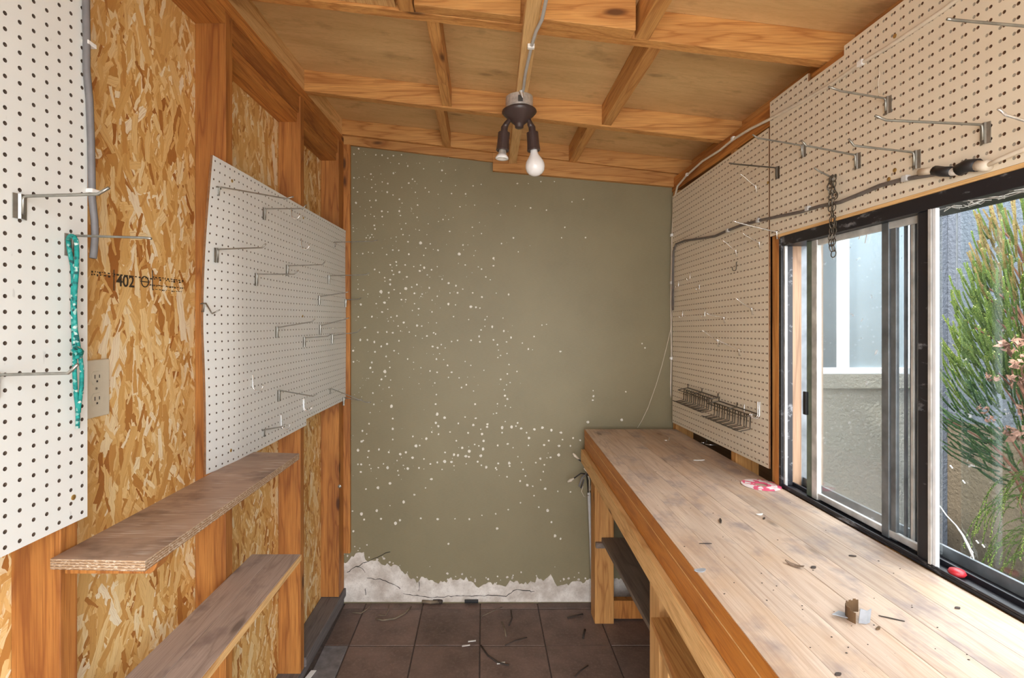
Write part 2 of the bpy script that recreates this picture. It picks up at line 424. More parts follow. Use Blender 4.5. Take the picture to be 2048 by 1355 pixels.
# ================================================================== SETTING
# ---- left wall: strand board, studs, plates
wl = structure('wall_left', (-32, 50, FLOOR), 'left shed wall of strand board panels between bare orange wooden studs')
studs = [(12.5, 14.0), (36.85, 38.35), (59.2, 60.7), (81.6, 83.1), (101.2, 104.6)]
edges = [-10, 13.2, 37.6, 60, 82.4, 105]
for a, b in zip(edges[:-1], edges[1:]):
    MB().hexa(L, a + .02, b - .02, -4.1, -3.6, FLOOR, 37.4).build('strand_board', M['osb'], wl)
for a, b in studs:
    top = 36.6 if a > 60 else 37.0
    MB().hexa(L, a, b, -3.58, 0, FLOOR + (1.5 if a < 100 else 3.2), top).build('stud', M['stud_z'], wl, bevel=.06)
for a, b in zip([-10] + [s[1] for s in studs], [s[0] for s in studs]):
    zl = 31.9 if a > 60 else 34.6
    MB().hexa(L, a, b, -3.58, -.55 if a > 60 else -.02, zl, 33.4 if a > 60 else 36.2).build('blocking', M['stud_y'], wl, bevel=.06)
    if a > 60: MB().hexa(L, a, b, -3.58, -.25, 33.42, 36).build('blocking', M['stud_y'], wl, bevel=.06)
MB().hexa(L, -10, 104.6, -3.58, .06, 36.02, 37.6).build('top_plate', M['stud_y'], wl, bevel=.06)
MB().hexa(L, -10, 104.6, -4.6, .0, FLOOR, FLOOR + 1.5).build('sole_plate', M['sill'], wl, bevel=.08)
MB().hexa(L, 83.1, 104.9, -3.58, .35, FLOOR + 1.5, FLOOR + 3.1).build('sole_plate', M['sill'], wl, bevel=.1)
# screw with washer in the last stud
x, d, z = onL(679, 972, 0)
MB().lathe([(.35, 0), (.35, .06), (.18, .1), (.18, .3), (.05, .34)], onD(679, 972, 101.1), (0, -1, 0), 12).build('bolt', M['zinc'], wl, smooth=False)
# ink stamp on the strand board
def stamp(body, size, px, py, name='stamp'):
    x, d, z = onL(px, py, -3.56)
    c = bpy.data.curves.new(name, 'FONT'); c.body = body; c.size = size * S; c.extrude = .0001; c.offset = .0007; c.materials.append(M['ink'])
    o = bpy.data.objects.new(name, c); col.objects.link(o); o.parent = wl
    o.location = V(x, d, z) - WORLD[wl.name]; o.rotation_euler = (math.pi / 2, 0, math.pi / 2 - math.atan(.03)); return o
stamp('402', 1.55, 233, 571)
for (b_, s_, px, py) in (('STRUCTURAL', .35, 183, 556), ('PANEL GRADE', .35, 305, 556), ('EXPOSURE', .35, 305, 572)): pass
mb = MB()
x, d, z = onL(290, 563, -3.56)
mb.tube([L(d + .52 * math.cos(a), -3.57, z + .52 * math.sin(a)) for a in [i * math.pi / 10 for i in range(21)]], .055, 5)
mb.tube([L(d - .62, -3.57, z), L(d + .62, -3.57, z)], .055, 5)
for px in (228, 305):
    x, d, z = onL(px, 548, -3.57); mb.tube([L(d, -3.57, z + .4), L(d, -3.57, z - 1.5)], .04, 5)
for row, (y, x0, x1) in enumerate([(553, 183, 366), (558, 183, 226), (566, 300, 366), (575, 305, 366), (549, 305, 366)]):
    a = onL(x0, y, -3.57)[1]; b = onL(x1, y, -3.57)[1]; z = onL(270, y, -3.57)[2]
    t_ = a
    while t_ < b:
        l_ = R.uniform(.08, .35); mb.hexa(L, t_, t_ + l_, -3.585, -3.57, z - .05 + R.uniform(-.08, .08), z + .06); t_ += l_ + R.uniform(.08, .3)
stuff(mb.build('stamp_marks', M['ink'], wl))

# ---- back wall
wb = structure('wall_back', (5, DW, FLOOR), 'olive painted back wall with white plaster chips and crumbling base')
MB().box(-34, 44, DW, DW + 1.5, FLOOR - 2, 44).build('wall_panel', M['wall'], wb)
DOTS1 = '''70,70 94,44 128,72 180,74 211,76 268,78 240,91 254,113 296,118 340,130 308,74 420,144 512,152 580,150 530,168 96,187 70,189 122,184 155,170 205,170 268,166 158,198 178,222 212,210 240,218 364,196 376,207 345,216 508,205 580,228 708,222 890,218 945,218 1008,208 1076,208 668,229
68,240 88,260 126,262 160,238 180,258 237,262 266,275 310,238 378,262 428,240 446,260 492,272 560,268 630,270 150,304 180,302 80,315 156,336 298,296 312,316 390,326 360,345 676,326 602,334 794,317 880,331 1164,310 1222,297 210,356 240,360 154,372 126,380 172,382 212,384 298,356 303,378 387,388 568,388 806,377 1036,351 956,340
330,418 380,447 398,452 308,446 282,486 316,474 348,478 436,474 443,420 517,398 545,398 494,408 664,437 700,413 710,469 670,480 550,458 1128,437 1112,490 1232,489 870,490 810,519
66,440 68,458 172,428 176,446 140,478 160,474 152,488 168,486 132,490 404,516 341,510 453,520 492,552 598,572 617,526 642,526 620,550 680,555 430,542 468,548 212,541 265,551 295,553 143,562 164,566 114,569 85,569 234,574 420,578 345,572 672,579 770,592 895,560
252,625 282,611 284,628 327,626 370,634 404,627 422,640 488,634 174,649 198,663 262,655 298,662 268,674 438,676 459,650 400,656 710,647 694,636 628,626 770,630 732,686 754,700 224,690 226,708 252,700 335,686 330,744 360,737 448,740 386,725 512,698 545,717 582,730 616,747 90,747 118,752 140,772 206,760 245,765 182,820 224,815 252,724 272,750 246,790 302,768 308,800 330,800 374,768 412,772 406,784 374,820 462,803 488,783 552,766 590,765 544,822 580,826 656,835 682,838 702,842 784,767 846,774 712,787 666,766
240,848 211,862 92,886 160,885 104,824 395,846 363,854 393,877 462,861 285,882 320,914 242,908 256,888 410,932 387,930 292,932 570,885 728,900 738,885 646,900 818,892 484,916 126,940 190,963 235,962 304,957 348,963 380,981 413,994 470,966 480,972 436,982 102,1002 138,1002 172,1012 207,1034 236,1022 265,966 296,1006 727,934 708,952 764,936 698,984 702,1012 658,1004 590,1004 560,1010 508,1025 770,1002 822,957 858,990 836,1012 915,1018 945,1048 974,985 1013,928 1036,924 1106,1060
465,1035 490,1041 528,1042 500,1071 484,1098 520,1101 272,1056 294,1070 232,1085 176,1062 66,1056 68,1112 160,1115 248,1110 339,1098 369,1114 406,1141 540,1130 452,1158 487,1164 560,1164 628,1110 656,1129 598,1192 634,1227 544,1190 610,1241 790,1026 795,1053 806,1080 792,1090 838,1070 848,1125 840,1172 888,1160 806,1200 836,1227 824,1252 828,1281 840,1298 854,1216 164,1163 152,1142 226,1161 228,1184 250,1140 254,1203 208,1200 198,1230 246,1240 260,1281 258,1335 165,1268 170,1325 484,1276 480,1324 476,1218 678,1324 670,1258 790,1322 830,1332 856,1340 722,1154 1270,1256 1272,1284 1268,1304 1434,1262 1516,1020 1530,1042'''
DOTS2 = '''203,12 198,68 164,104 186,120 160,158 168,153 318,42 318,148 318,94 142,202 196,206 248,198 298,212 191,238 385,213 356,222 418,240 476,246 420,132 454,178 436,180 488,143 516,110 550,121 536,64 549,80 543,20 580,38 608,110 640,154 650,66 684,34 738,40 726,75 700,114 670,190 733,173 754,180 778,155 764,96 770,120 798,70 796,84 828,18 844,14 888,57 872,88 872,113 920,84 950,64 942,80 996,113 1008,140 968,92 1036,96 1076,88 1122,100 1170,113 1108,153 1085,176 1160,180 1005,178 928,189 850,178 776,196 706,207 628,225 583,213 648,228 688,232 704,235 764,230 1232,140 1268,152 1178,148 1218,180 1158,226 1099,241 1066,244 1043,265 1086,276 1118,238 1081,310 952,235 970,264 979,299 852,269 840,292 844,300 792,287 767,278 748,260 690,271 616,262 628,281 581,258 568,299 544,264 509,272 451,291 394,295 372,278 340,254 344,306 348,328 292,290 271,271 245,290 208,295 200,276 156,312 142,274 158,274 908,268 910,282 897,336 990,332 963,358 1000,379 1027,384 1067,352 1090,397 1154,410 1218,413 1034,432 965,468 1058,490 903,503 839,524 770,532 706,551 633,549 546,551 460,547 354,556 332,572 258,549 173,553 160,524 237,508 304,482 373,464 427,427 484,392 513,348 304,370 244,392 182,399 600,676 118,612 114,510 1102,508 1122,566 1140,636 1168,650 846,598 900,170 1306,60 1478,48'''
mb = MB()
def chip(px, py, r):
    X, d, z = onD(px, py, DW); n = 7; a0 = R.uniform(0, 6)
    st = R.uniform(.75, 1.25)
    mb.prism([(X + r * R.uniform(.72, 1.15) * math.cos(a0 + k * 2 * math.pi / n), z + r * st * R.uniform(.72, 1.15) * math.sin(a0 + k * 2 * math.pi / n)) for k in range(n)],
             lambda a, b, w_: (a, w_, b), DW - .03, DW + .02)
big = {(224, 815), (330, 744), (206, 760), (656, 835), (226, 1161), (258, 1335), (404, 516), (598, 572)}
for t_ in DOTS1.split():
    a, b = map(float, t_.split(','))
    r = R.choice([.13, .16, .19, .23]) if b > 580 else R.choice([.10, .13, .16, .2])
    if (a, b) in big: r = .34
    chip(680 + a / 2.509, 280 + b / 2.509, r)
for t_ in DOTS2.split():
    a, b = map(float, t_.split(',')); chip(660 + a / 2.533, 820 + b / 2.533, R.choice([.15, .18, .21, .26, .31]))
for k in range(170):
    px = 700 + abs(R.gauss(0, 150)); py = R.uniform(300, 960)
    if px < 1180: chip(px, py, R.uniform(.04, .09))
stuff(mb.build('plaster_chips', M['chip'], wb))
edge = [(70, 775), (110, 740), (140, 728), (172, 722), (180, 758), (215, 762), (250, 768), (300, 784), (340, 790), (380, 822), (410, 850), (440, 866), (462, 850), (480, 846), (500, 862), (540, 872), (590, 872), (612, 848), (640, 856), (690, 850), (715, 868), (740, 888), (765, 895), (790, 878), (815, 870), (845, 884), (870, 892), (900, 880), (912, 856), (960, 872), (1010, 876), (1040, 876), (1048, 838), (1080, 862), (1118, 838), (1150, 884), (1190, 886), (1235, 864), (1280, 868), (1335, 850), (1600, 860), (1900, 850), (2100, 870)]
pts = []
for (a, b), (c, e) in zip(edge[:-1], edge[1:]):
    n = max(2, int((c - a) / 9))
    for k in range(n):
        t_ = k / n; X, d, z = onD(660 + (a + (c - a) * t_) / 2.533, 820 + (b + (e - b) * t_ + R.uniform(-9, 9)) / 2.533, DW); pts.append((X, z))
mb = MB(); low = FLOOR + .2
for (a, b), (c, e) in zip(pts[:-1], pts[1:]):
    b1 = R.uniform(0, .06)
    mb.prism([(a, low), (a, b), (c, e), (c, low)], lambda p_, q, w_: (p_, w_, q), DW - .10, DW + .01)
stuff(mb.build('bare_plaster', M['plaster'], wb))
mb = MB()
for k in range(60):
    a, b = R.choice(edge); X, d, z = onD(660 + (a + R.uniform(-30, 30)) / 2.533, 820 + (b - abs(R.gauss(0, 22))) / 2.533, DW)
    if X > 42: continue
    r = R.uniform(.08, .28)
    mb.prism([(X + r * R.uniform(.6, 1.3) * math.cos(q * 1.05), z + r * R.uniform(.6, 1.3) * math.sin(q * 1.05)) for q in range(6)], lambda p_, q, w_: (p_, w_, q), DW - .05, DW + .01)
stuff(mb.build('plaster_flakes', M['plaster'], wb))
cr = MB()
for line in ([(85, 818), (130, 792), (182, 765), (240, 742), (330, 705)], [(190, 850), (230, 852), (280, 858), (330, 885), (365, 905)], [(370, 925), (440, 938), (520, 945), (600, 940), (660, 938), (720, 940), (800, 936), (890, 940), (945, 902), (1010, 912), (1045, 920)], [(130, 785), (165, 800), (186, 832)], [(180, 900), (186, 945)], [(452, 868), (448, 930)]):
    P = []
    for (a, b), (c, e) in zip(line[:-1], line[1:]):
        for k in range(4):
            t_ = k / 4; X, d, z = onD(660 + (a + (c - a) * t_ + R.uniform(-3, 3)) / 2.533, 820 + (b + (e - b) * t_ + R.uniform(-4, 4)) / 2.533, DW); P.append((X, DW - .11, z))
    cr.tube(P, [R.uniform(.03, .09) for _ in P], 5)
stuff(cr.build('cracks', M['crack'], wb))
MB().box(-28.6, -27.2, DW - .8, DW, -47.5, 36.2).build('corner_strip', M['stud_z'], wb, bevel=.05)

# ---- right wall: sheathing with the window opening, studs, top plate
wr = structure('wall_right', (40, 50, FLOOR), 'right shed wall of bare framing behind beige pegboard')
RS = 42.5
MB().box(RS, RS + 1, 66.5, 106, FLOOR, 36).build('sheathing', M['sheath'], wr)
MB().box(RS, RS + 1, -10, 66.5, 10.8, 36).build('sheathing', M['sheath'], wr)
MB().box(RS, RS + 1, -10, 66.5, FLOOR, -21.6).build('sheathing', M['sheath'], wr)
MB().box(RS, RS + 1, -10, 14, -21.6, 10.8).build('sheathing', M['sheath'], wr)
for a in (78.4, 102.8):
    MB().box(38.95, RS, a, a + 1.5, FLOOR, 26.5).build('stud', M['fir_z'], wr, bevel=.05)
for a in (13, 30, 48):
    MB().box(38.95, RS, a, a + 1.5, FLOOR, -21.7).build('stud', M['fir_z'], wr, bevel=.05)
MB().box(38.95, RS, 66.4, 68.55, -21.5, 26.5).build('jamb_stud', M['fir_z'], wr, bevel=.06)
MB().box(38.55, 38.95, 66.5, 67.25, -21.4, 11.1).build('jamb_strip', M['stud_z'], wr)
MB().box(38.95, RS, -10, 104.9, 26.5, 29.3).build('top_plate', M['stud_y'], wr, bevel=.06)
MB().box(38.95, RS, -10, 66.4, 11.0, 16).build('header', M['fir_y'], wr)
MB().box(38.95, RS, -10, 66.4, -23.4, -21.9).build('sill_plate', M['fir_y'], wr)

# ---- unseen front wall added behind the camera, doorway sized to limit its daylight
wf_ = structure('wall_front_unseen', (5, -12, FLOOR), 'unseen front wall of strand board, added with a doorway sized to limit daylight')
for a, b, c, e in ((-34, -14, FLOOR, 44), (24, 44, FLOOR, 44), (-14, 24, 23, 44)):
    MB().box(a, b, -12, -11.4, c, e).build('strand_board', M['osb'], wf_)

# ---- ceiling
ce = structure('ceiling', (5, 50, 36), 'sloping roof of stained plywood sheets on orange rafters and blocking')
for a, b in ((-12, 36), (36.05, 84.1), (84.15, 107)):
    MB().hexa(CE, -36, 46, a, b, .01, .7).build('plywood_sheet', M['ply'], ce)
RAF = [(11.5, 13), (35, 36.5), (58.0, 59.5), (83.3, 84.8), (103.4, 104.95)]
for a, b in RAF:
    MB().hexa(CE, -34, 43.6, a, b, -3.5 if a < 100 else -3.05, 0).build('rafter', M['fir_x'], ce, bevel=.05)
MB().hexa(lambda x, d, t_: (x, d, zply(x) + (-3.08 if t_ else -4.85)), -28.6, 2.4, 104.2, 104.95, 0, 1).build('ledger', M['fir_x'], ce, bevel=.05)
MB().hexa(lambda x, d, t_: (x, d, zply(x) - 3.08 if t_ else 30.75 - .0885 * (x - 2)), 2.0, 43.6, 103.9, 104.95, 0, 1).build('ledger', M['fir_x'], ce, bevel=.05)
def block(xc, a, b, w_=1.5, dz=-3.3): MB().hexa(CE, xc - w_ / 2, xc + w_ / 2, a, b, dz, -.02).build('blocking', M['fir_y'], ce, bevel=.05)
block(-5.9, 59.5, 83.3); block(-7.3, 84.8, 103.4); block(20.2, 59.5, 83.3); block(18.2, 84.8, 103.4)
block(18.1, 36.5, 58.0, 1.6, -3.5); block(-8.7, 36.5, 58.0, 1.7, -3.5)
# short boards sistered to the third rafter between the blocking
MB().hexa(CE, -7.7, 4.2, 56.5, 57.98, -3.45, -.1).build('sister_board', M['fir_x'], ce, bevel=.06)
MB().hexa(CE, 6.0, 16.9, 56.2, 57.98, -3.6, -.1).build('sister_board', M['fir_x'], ce, bevel=.08)
MB().hexa(CE, -30, -9.9, 56.4, 57.98, -3.2, -.1).build('sister_board', M['pale_y'], ce, bevel=.06)
for a, b in zip([-10] + [r[1] for r in RAF], [r[0] for r in RAF]):
    MB().hexa(lambda d, o, t_: (XF(d) + o, d, zply(XF(d) + o) if t_ else 37.62), a, b, -1.4, -.05, 0, 1).build('rim_board', M['pale_y'], ce)
    MB().hexa(lambda d, x, t_: (x, d, zply(x) if t_ else 29.0), a, b, 42.4, 43.5, 0, 1).build('rim_board', M['fir_y'], ce)
MB().hexa(lambda d, o, t_: (5.15 + (d - 50) * .016 + o, d, zply(5.2) - (3.55 if t_ else 5.0)), 20, 103.9, -.8, .8, 0, 1).build('cable_batten', M['pale_y'], ce, bevel=.05)

# ---- floor of tiles
fl = structure('floor', (5, 60, FLOOR), 'worn brown square floor tiles, dusty and stained')
MB().box(-34, 44, -10, DW + .5, FLOOR - 2, FLOOR - .16).build('grout_bed', M['grout'], fl)
P = 11.75
ys = [91.1 + P * k for k in range(-8, 2)] + [DW]
xs = [-28.45, -24.05] + [-24.05 + P * k for k in range(1, 6)] + [42.4]
for i in range(len(ys) - 1):
    for j in range(len(xs) - 1):
        h = FLOOR + R.uniform(-.06, .05); g = .11
        a, b, c, e = xs[j] + g, xs[j + 1] - g, ys[i] + g, min(ys[i + 1], DW) - g
        o = MB().box(a, b, c, e, FLOOR - 1, h).build('tile', M['concrete'] if j == 0 and i < 9 and i != 8 else M['tile'], fl, bevel=.09)
ext = structure('ground_1', (80, 60, -66), 'damp soil of the narrow alley outside')
MB().box(44, 200, -60, 140, -70, -64).build('soil', M['soil'], ext)
MB().box(-200, 200, -200, -14, -64, FLOOR - .5).build('bounce_paving', M['bounce_paving'], ext)  # unseen ground outside, made pale to bounce daylight up through the doorway
# door step side of the shed outside (roof edge and left outer skin keep the sun off the wall)
MB().hexa(CE, -48, 46, -16, 112, .75, 1.6).build('roof_skin', M['concrete'], ce)

# ---- window
wn = structure('window_1', (40, 45, -21.5), 'black framed sliding window with dusty glass above the bench')
WT, WBZ = 10.7, -21.5
def bx(name, x0, x1, d0, d1, z0, z1, m, bev=0.0): return MB().box(x0, x1, d0, d1, z0, z1).build(name, M[m], wn, bevel=bev)
bx('frame_bottom', 38.7, 42.6, 14, 66.4, WBZ, WBZ + .25, 'frame')
bx('track_ridge', 38.72, 38.95, 14, 66.3, WBZ + .25, WBZ + .5, 'frame', .05)
bx('track_ridge', 40.05, 40.25, 14, 66.3, WBZ + .25, WBZ + .7, 'frame')
bx('track_ridge', 41.5, 41.8, 14, 66.3, WBZ + .25, WBZ + 1.3, 'alu_dark', .05)
bx('frame_top', 38.7, 42.6, 14, 66.4, WT - 1.0, WT + .28, 'frame', .05)
bx('frame_jamb', 38.6, 38.92, 65.9, 66.38, WBZ, WT, 'frame')
bx('wood_jamb', 40.0, 41.25, 65.95, 66.38, WBZ, WT, 'jamb')
bx('frame_jamb', 41.25, 42.5, 66.0, 66.38, WBZ, WT, 'alu_dark')
bx('frame_jamb', 38.92, 39.28, 65.6, 66.3, WBZ + .3, WT - 1, 'alu', .05)
bx('frame_jamb', 39.3, 40.0, 65.7, 66.35, WBZ + .3, WT - 1, 'frame', .05)
bx('outer_jamb', 41.6, 44.5, 66.6, 69, WBZ, WT, 'jamb')
for px_, m_ in ((1792, 'alu'), (1812, 'alu_dark'), (1826, 'alu')):
    q_ = onX(px_, 642, 40.35)[1]; bx('weather_strip', 40.25, 40.45, q_ - .12, q_ + .12, WBZ + .3, WT - 1, m_)
# sliding sash
bx('sash_stile', 39.6, 40.1, 61.35, 62.3, WBZ + .3, WT - 1, 'green_seal', .05)
bx('sash_stile', 39.55, 40.1, 60.3, 61.3, WBZ + .3, WT - 1, 'alu', .08)
bx('sash_rail', 39.65, 40.05, 46, 62, WBZ + .5, WBZ + 1.15, 'alu', .06)
bx('sash_rail', 39.65, 40.05, 46, 62, WT - 1.7, WT - 1, 'alu', .06)
bx('sash_stile', 39.6, 40.1, 49.7, 50.6, WBZ + .3, WT - 1, 'alu_dark', .06)
bx('sash_stile', 39.75, 40.1, 49.0, 49.65, WBZ + .3, WT - 1, 'alu_dark', .06)
bx('pane', 39.82, 39.90, 50.3, 61.2, WBZ + .8, WT - 1.3, 'glass')
bx('pane', 40.72, 40.80, 45.2, 49.9, WBZ + .8, WT - 1.3, 'glass')
bx('sash_stile', 40.6, 41.1, 46.0, 46.9, WBZ + .3, WT - 1, 'alu', .06)
bx('sash_stile', 40.55, 41.1, 47.3, 48.4, WBZ + .3, WT - 1, 'alu_dark', .06)
bx('sash_latch', 39.25, 39.6, 61.9, 62.5, -11.4, -8.6, 'black', .06)
bx('meeting_stile', 38.95, 39.7, 44.4, 45.6, WBZ + .3, WT - 1, 'frame', .06)
bx('meeting_stile', 39.3, 40.0, 45.65, 46.1, WBZ + .3, WT - 1, 'alu_dark', .06)
bx('mullion', 38.72, 39.05, 44.0, 44.33, WBZ + .25, WT - .7, 'alu', .04)
bx('mullion', 38.80, 39.15, 43.62, 43.97, WBZ + .25, WT - .7, 'white_frame', .05)
bx('pane', 41.60, 41.68, 14.2, 44.3, WBZ + 1.2, WT - 1, 'glass_clean')
bx('head_trim', 38.5, 38.75, 14, 66.4, WT + .28, WT + .75, 'pale_y', .05)
mb = MB()      # cobweb hanging inside the pane and dust webs along the head
P = [onX(px, py, 41.5) for px, py in ((1876, 1006), (1893, 1030), (1912, 1050), (1926, 1070), (1936, 1090), (1944, 1108), (1948, 1118))]
mb.tube(P, [.05, .05, .06, .09, .12, .1, .03], 5); mb.tube([P[4], onX(1946, 1104, 41.5), onX(1940, 1116, 41.5)], .04, 4)
for (px, py) in ((1952, 1080), (1905, 1102), (1964, 1088), (1900, 930), (1925, 960)):
    mb.tube([onX(px, py, 41.55), onX(px + 5, py + 6, 41.55)], .06, 4)
for (a, b) in (((1700, 452), (1712, 472)), ((1712, 472), (1722, 466)), ((1722, 466), (1718, 478)), ((1734, 440), (1728, 458)), ((1728, 458), (1736, 460)), ((1736, 460), (1730, 486))):
    mb.tube([onX(*a, 39.7), onX(*b, 39.7)], .045, 4)
for k in range(26):
    px = R.uniform(1880, 2060); d0 = onX(px, 330, 39)[1]; z0 = WT - 1
    mb.tube([(R.uniform(38.8, 41), d0, z0 + .1), (R.uniform(38.8, 41), d0 + R.uniform(-2, 2), z0 - R.uniform(.05, .35)), (R.uniform(38.8, 41), d0 + R.uniform(-3, 3), z0 + .1)], .03, 4)
stuff(mb.build('cobweb', M['web'], wn))

# ================================================================== OUTSIDE
nh = thing('neighbour_house', (90, 115, -64), 'grey stucco house close outside the window, with a white framed window', 'house')
XS, DS, ZS = 105.0, 116.0, -11.0
MB().box(30, XS, DS, DS + 4, ZS - 2, 40).build('end_wall', M['stucco_light'], nh)
MB().box(30, XS, DS - .6, DS + 4, -66, ZS - 4.2).build('plinth', M['stucco_tan'], nh)
MB().box(99.2, XS, DS - .9, DS, -66, 40).build('corner_wall', M['stucco_grey'], nh)
MB().box(60, 99.2, DS - 1.4, DS, ZS - 4.2, ZS - .9).build('sill_band', M['stucco_tan'], nh, bevel=.15)
wo = structure('wall_outside', (XS, 40, -64), 'grey stucco alley wall with a brown lower part, beyond the shrub')
MB().box(XS + .1, XS + 4, -40, DS + 4, -22, 33).build('upper_wall', M['stucco_grey'], wo)
MB().box(XS + .05, XS + 4, -40, DS + 4, -66, -22.02).build('lower_wall', M['stucco_brown'], wo)
MB().box(XS - .1, XS + .1, 112.6, 112.9, -20, 24).build('joint_strip', M['alu_dark'], wo)
wf = MB(); fx0, fx1, fz1 = 71.5, 99, 30
wf.box(80.2, 82.7, DS - 1.2, DS, ZS, fz1); wf.box(fx0, fx1, DS - 1.4, DS, ZS - .9, ZS + .5); wf.box(96.5, 99, DS - 1.2, DS, ZS, fz1)
wf.box(fx0, fx0 + 1.8, DS - 1.2, DS, ZS, fz1); wf.box(fx0, fx1, DS - 1.2, DS, fz1, fz1 + 2)
wfo = wf.build('window_frame', M['white_frame'], nh, bevel=.1)
WORLD[wfo.name] = WORLD[nh.name]
MB().box(73.3, 80.2, DS - .5, DS - .05, ZS + .5, fz1).build('pane', M['far_pane_dark'], wfo)
MB().box(82.7, 96.5, DS - .5, DS - .05, ZS + .5, fz1).build('pane', M['far_pane'], wfo)
MB().box(60, 71.2, DS - 1, DS - .02, -18, 6).build('panel_door', M['white_frame'], nh, bevel=.1)

# shrub by the window
def sprig(mb, p, dirv, ln, c0, c1, dens=9, nl=.5, droop=0.0, thick=.05):
    d = Vector(dirv).normalized(); P = [Vector(p)]; n = max(5, int(ln / .9))
    for k in range(n):
        d = (d + Vector((R.uniform(-.1, .1), R.uniform(-.1, .1), .06 - droop))).normalized(); P.append(P[-1] + d * (ln / n))
    def addv(q, c): mb.v.append(V(*q)); mb.c.append(c); return len(mb.v) - 1
    for i in range(len(P) - 1):
        a, b = P[i], P[i + 1]; t = (b - a).normalized(); u = t.orthogonal().normalized(); w_ = t.cross(u)
        sc = [u * math.cos(q * 2.094) * thick + w_ * math.sin(q * 2.094) * thick for q in range(3)]
        ids = [addv(a + q, c0) for q in sc] + [addv(b + q, c0) for q in sc]
        for q in range(3): mb.face([ids[q], ids[(q + 1) % 3], ids[3 + (q + 1) % 3], ids[3 + q]])
        m = int(dens * (b - a).length)
        for k in range(m):
            f = k / m; q = a + (b - a) * f; an = R.uniform(0, 6.28); o = u * math.cos(an) + w_ * math.sin(an)
            tt = (i + f) / (len(P) - 1); le = nl * (1.0 - .35 * tt) * R.uniform(.8, 1.15)
            tip = q + o * le * .8 + t * le * .6; sd_ = t.cross(o) * .10
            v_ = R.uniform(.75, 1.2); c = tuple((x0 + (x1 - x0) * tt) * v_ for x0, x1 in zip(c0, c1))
            mb.face([addv(q - sd_, c), addv(q + sd_, c), addv(tip, c)])
sh = thing('shrub', (93, 84, -64), 'needle leaved evergreen shrub with pinkish upper shoots outside the right pane', 'shrub')
mb = MB(); mb.c = []; st = MB()
cx, cd = 89.0, 82.0
trunk = [(cx, cd, -64), (cx - .5, cd, -40), (cx + .5, cd + 1, -18), (cx - .3, cd, 2), (cx, cd, 14)]
st.tube(trunk, [1.0, .9, .7, .45, .2], 7)
for k in range(1150):
    z = R.triangular(-26, 26, -2); a = R.uniform(0, 6.283)
    tz = (z + 26) / 52
    rad = (12.0 * (1 - tz) ** .6 + 2.0) if tz > .25 else 11.5 * (.45 + tz * 2.2)
    rr = rad * math.sqrt(R.uniform(.15, 1))
    px_, py_ = cx + rr * math.cos(a) * .9, cd + rr * math.sin(a)
    ov = (1.5 * (1 - tz) + .25) * R.uniform(.5, 1.1)
    dv = (math.cos(a) * ov, math.sin(a) * ov, 1.0 if z > -12 else .15)
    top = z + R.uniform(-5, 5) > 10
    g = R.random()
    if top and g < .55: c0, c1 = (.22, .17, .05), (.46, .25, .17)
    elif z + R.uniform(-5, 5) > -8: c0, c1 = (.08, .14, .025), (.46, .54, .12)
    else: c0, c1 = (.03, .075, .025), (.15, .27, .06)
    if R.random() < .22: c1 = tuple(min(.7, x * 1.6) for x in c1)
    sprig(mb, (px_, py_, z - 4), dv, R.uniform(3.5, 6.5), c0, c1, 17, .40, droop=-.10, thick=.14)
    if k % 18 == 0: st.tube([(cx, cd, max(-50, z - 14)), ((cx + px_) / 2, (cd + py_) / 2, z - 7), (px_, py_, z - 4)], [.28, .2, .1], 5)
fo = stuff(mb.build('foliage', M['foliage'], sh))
st.build('branches', M['bark'], sh)
for (px, py, dd, r) in ((2022, 690, 75, 2.2), (2040, 722, 74, 2.0), (1985, 752, 77, 1.5), (2030, 762, 75, 1.7), (1966, 818, 78, 1.3), (1980, 838, 77, 1.0), (2036, 868, 75, 2.4), (2010, 858, 76, 1.3), (2044, 820, 74, 1.6)):
    fb = MB(); X, d, z = onD(px, py, dd)
    for k in range(14):
        a, e = R.uniform(0, 6.28), R.uniform(-1.2, 1.2); q = (X + r * .5 * math.cos(a) * math.cos(e), d + r * .5 * math.sin(a) * math.cos(e), z + r * .45 * math.sin(e))
        s_ = r * R.uniform(.2, .42); u = Vector((R.uniform(-1, 1), R.uniform(-1, 1), R.uniform(-1, 1))).normalized(); v_ = u.orthogonal().normalized()
        b = len(fb.v); Q = Vector(q)
        for w_ in (-u * s_, v_ * s_ * .6, u * s_, -v_ * s_ * .6): fb.v.append(V(*(Q + w_)))
        b2 = len(fb.v); fb.v.append(V(*(Q + u.cross(v_) * s_ * .35)))
        for t_ in range(4): fb.face([b + t_, b + (t_ + 1) % 4, b2])
    fb.build('dry_flower', M['flower_dry'], sh)
s2 = thing('drooping_plant', (91, 79, -64), 'yellow green plant with drooping feathery shoots below the evergreen shrub', 'plant')
mb = MB(); mb.c = []; st2 = MB()
st2.tube([(91, 79, -64), (91, 79, -40), (90, 79, -26)], [.7, .5, .3], 6)
for k in range(130):
    a = R.uniform(0, 6.28); z = R.uniform(-38, -22); r = R.uniform(1, 5)
    q = (89.5 + r * math.cos(a), 79 + r * math.sin(a) * 1.2, z)
    sprig(mb, q, (math.cos(a), math.sin(a), .1), R.uniform(7, 14), (.08, .16, .03), (.33, .42, .07), 8, .5, droop=.32)
    if k % 6 == 0: st2.tube([(91, 79, -46), q], [.2, .08], 5)
stuff(mb.build('foliage', M['foliage'], s2)); st2.build('stems', M['bark'], s2)
s3 = thing('fern', (86, 77, -64), 'blue green fern at the bottom corner of the right pane', 'plant')
mb = MB(); mb.c = []
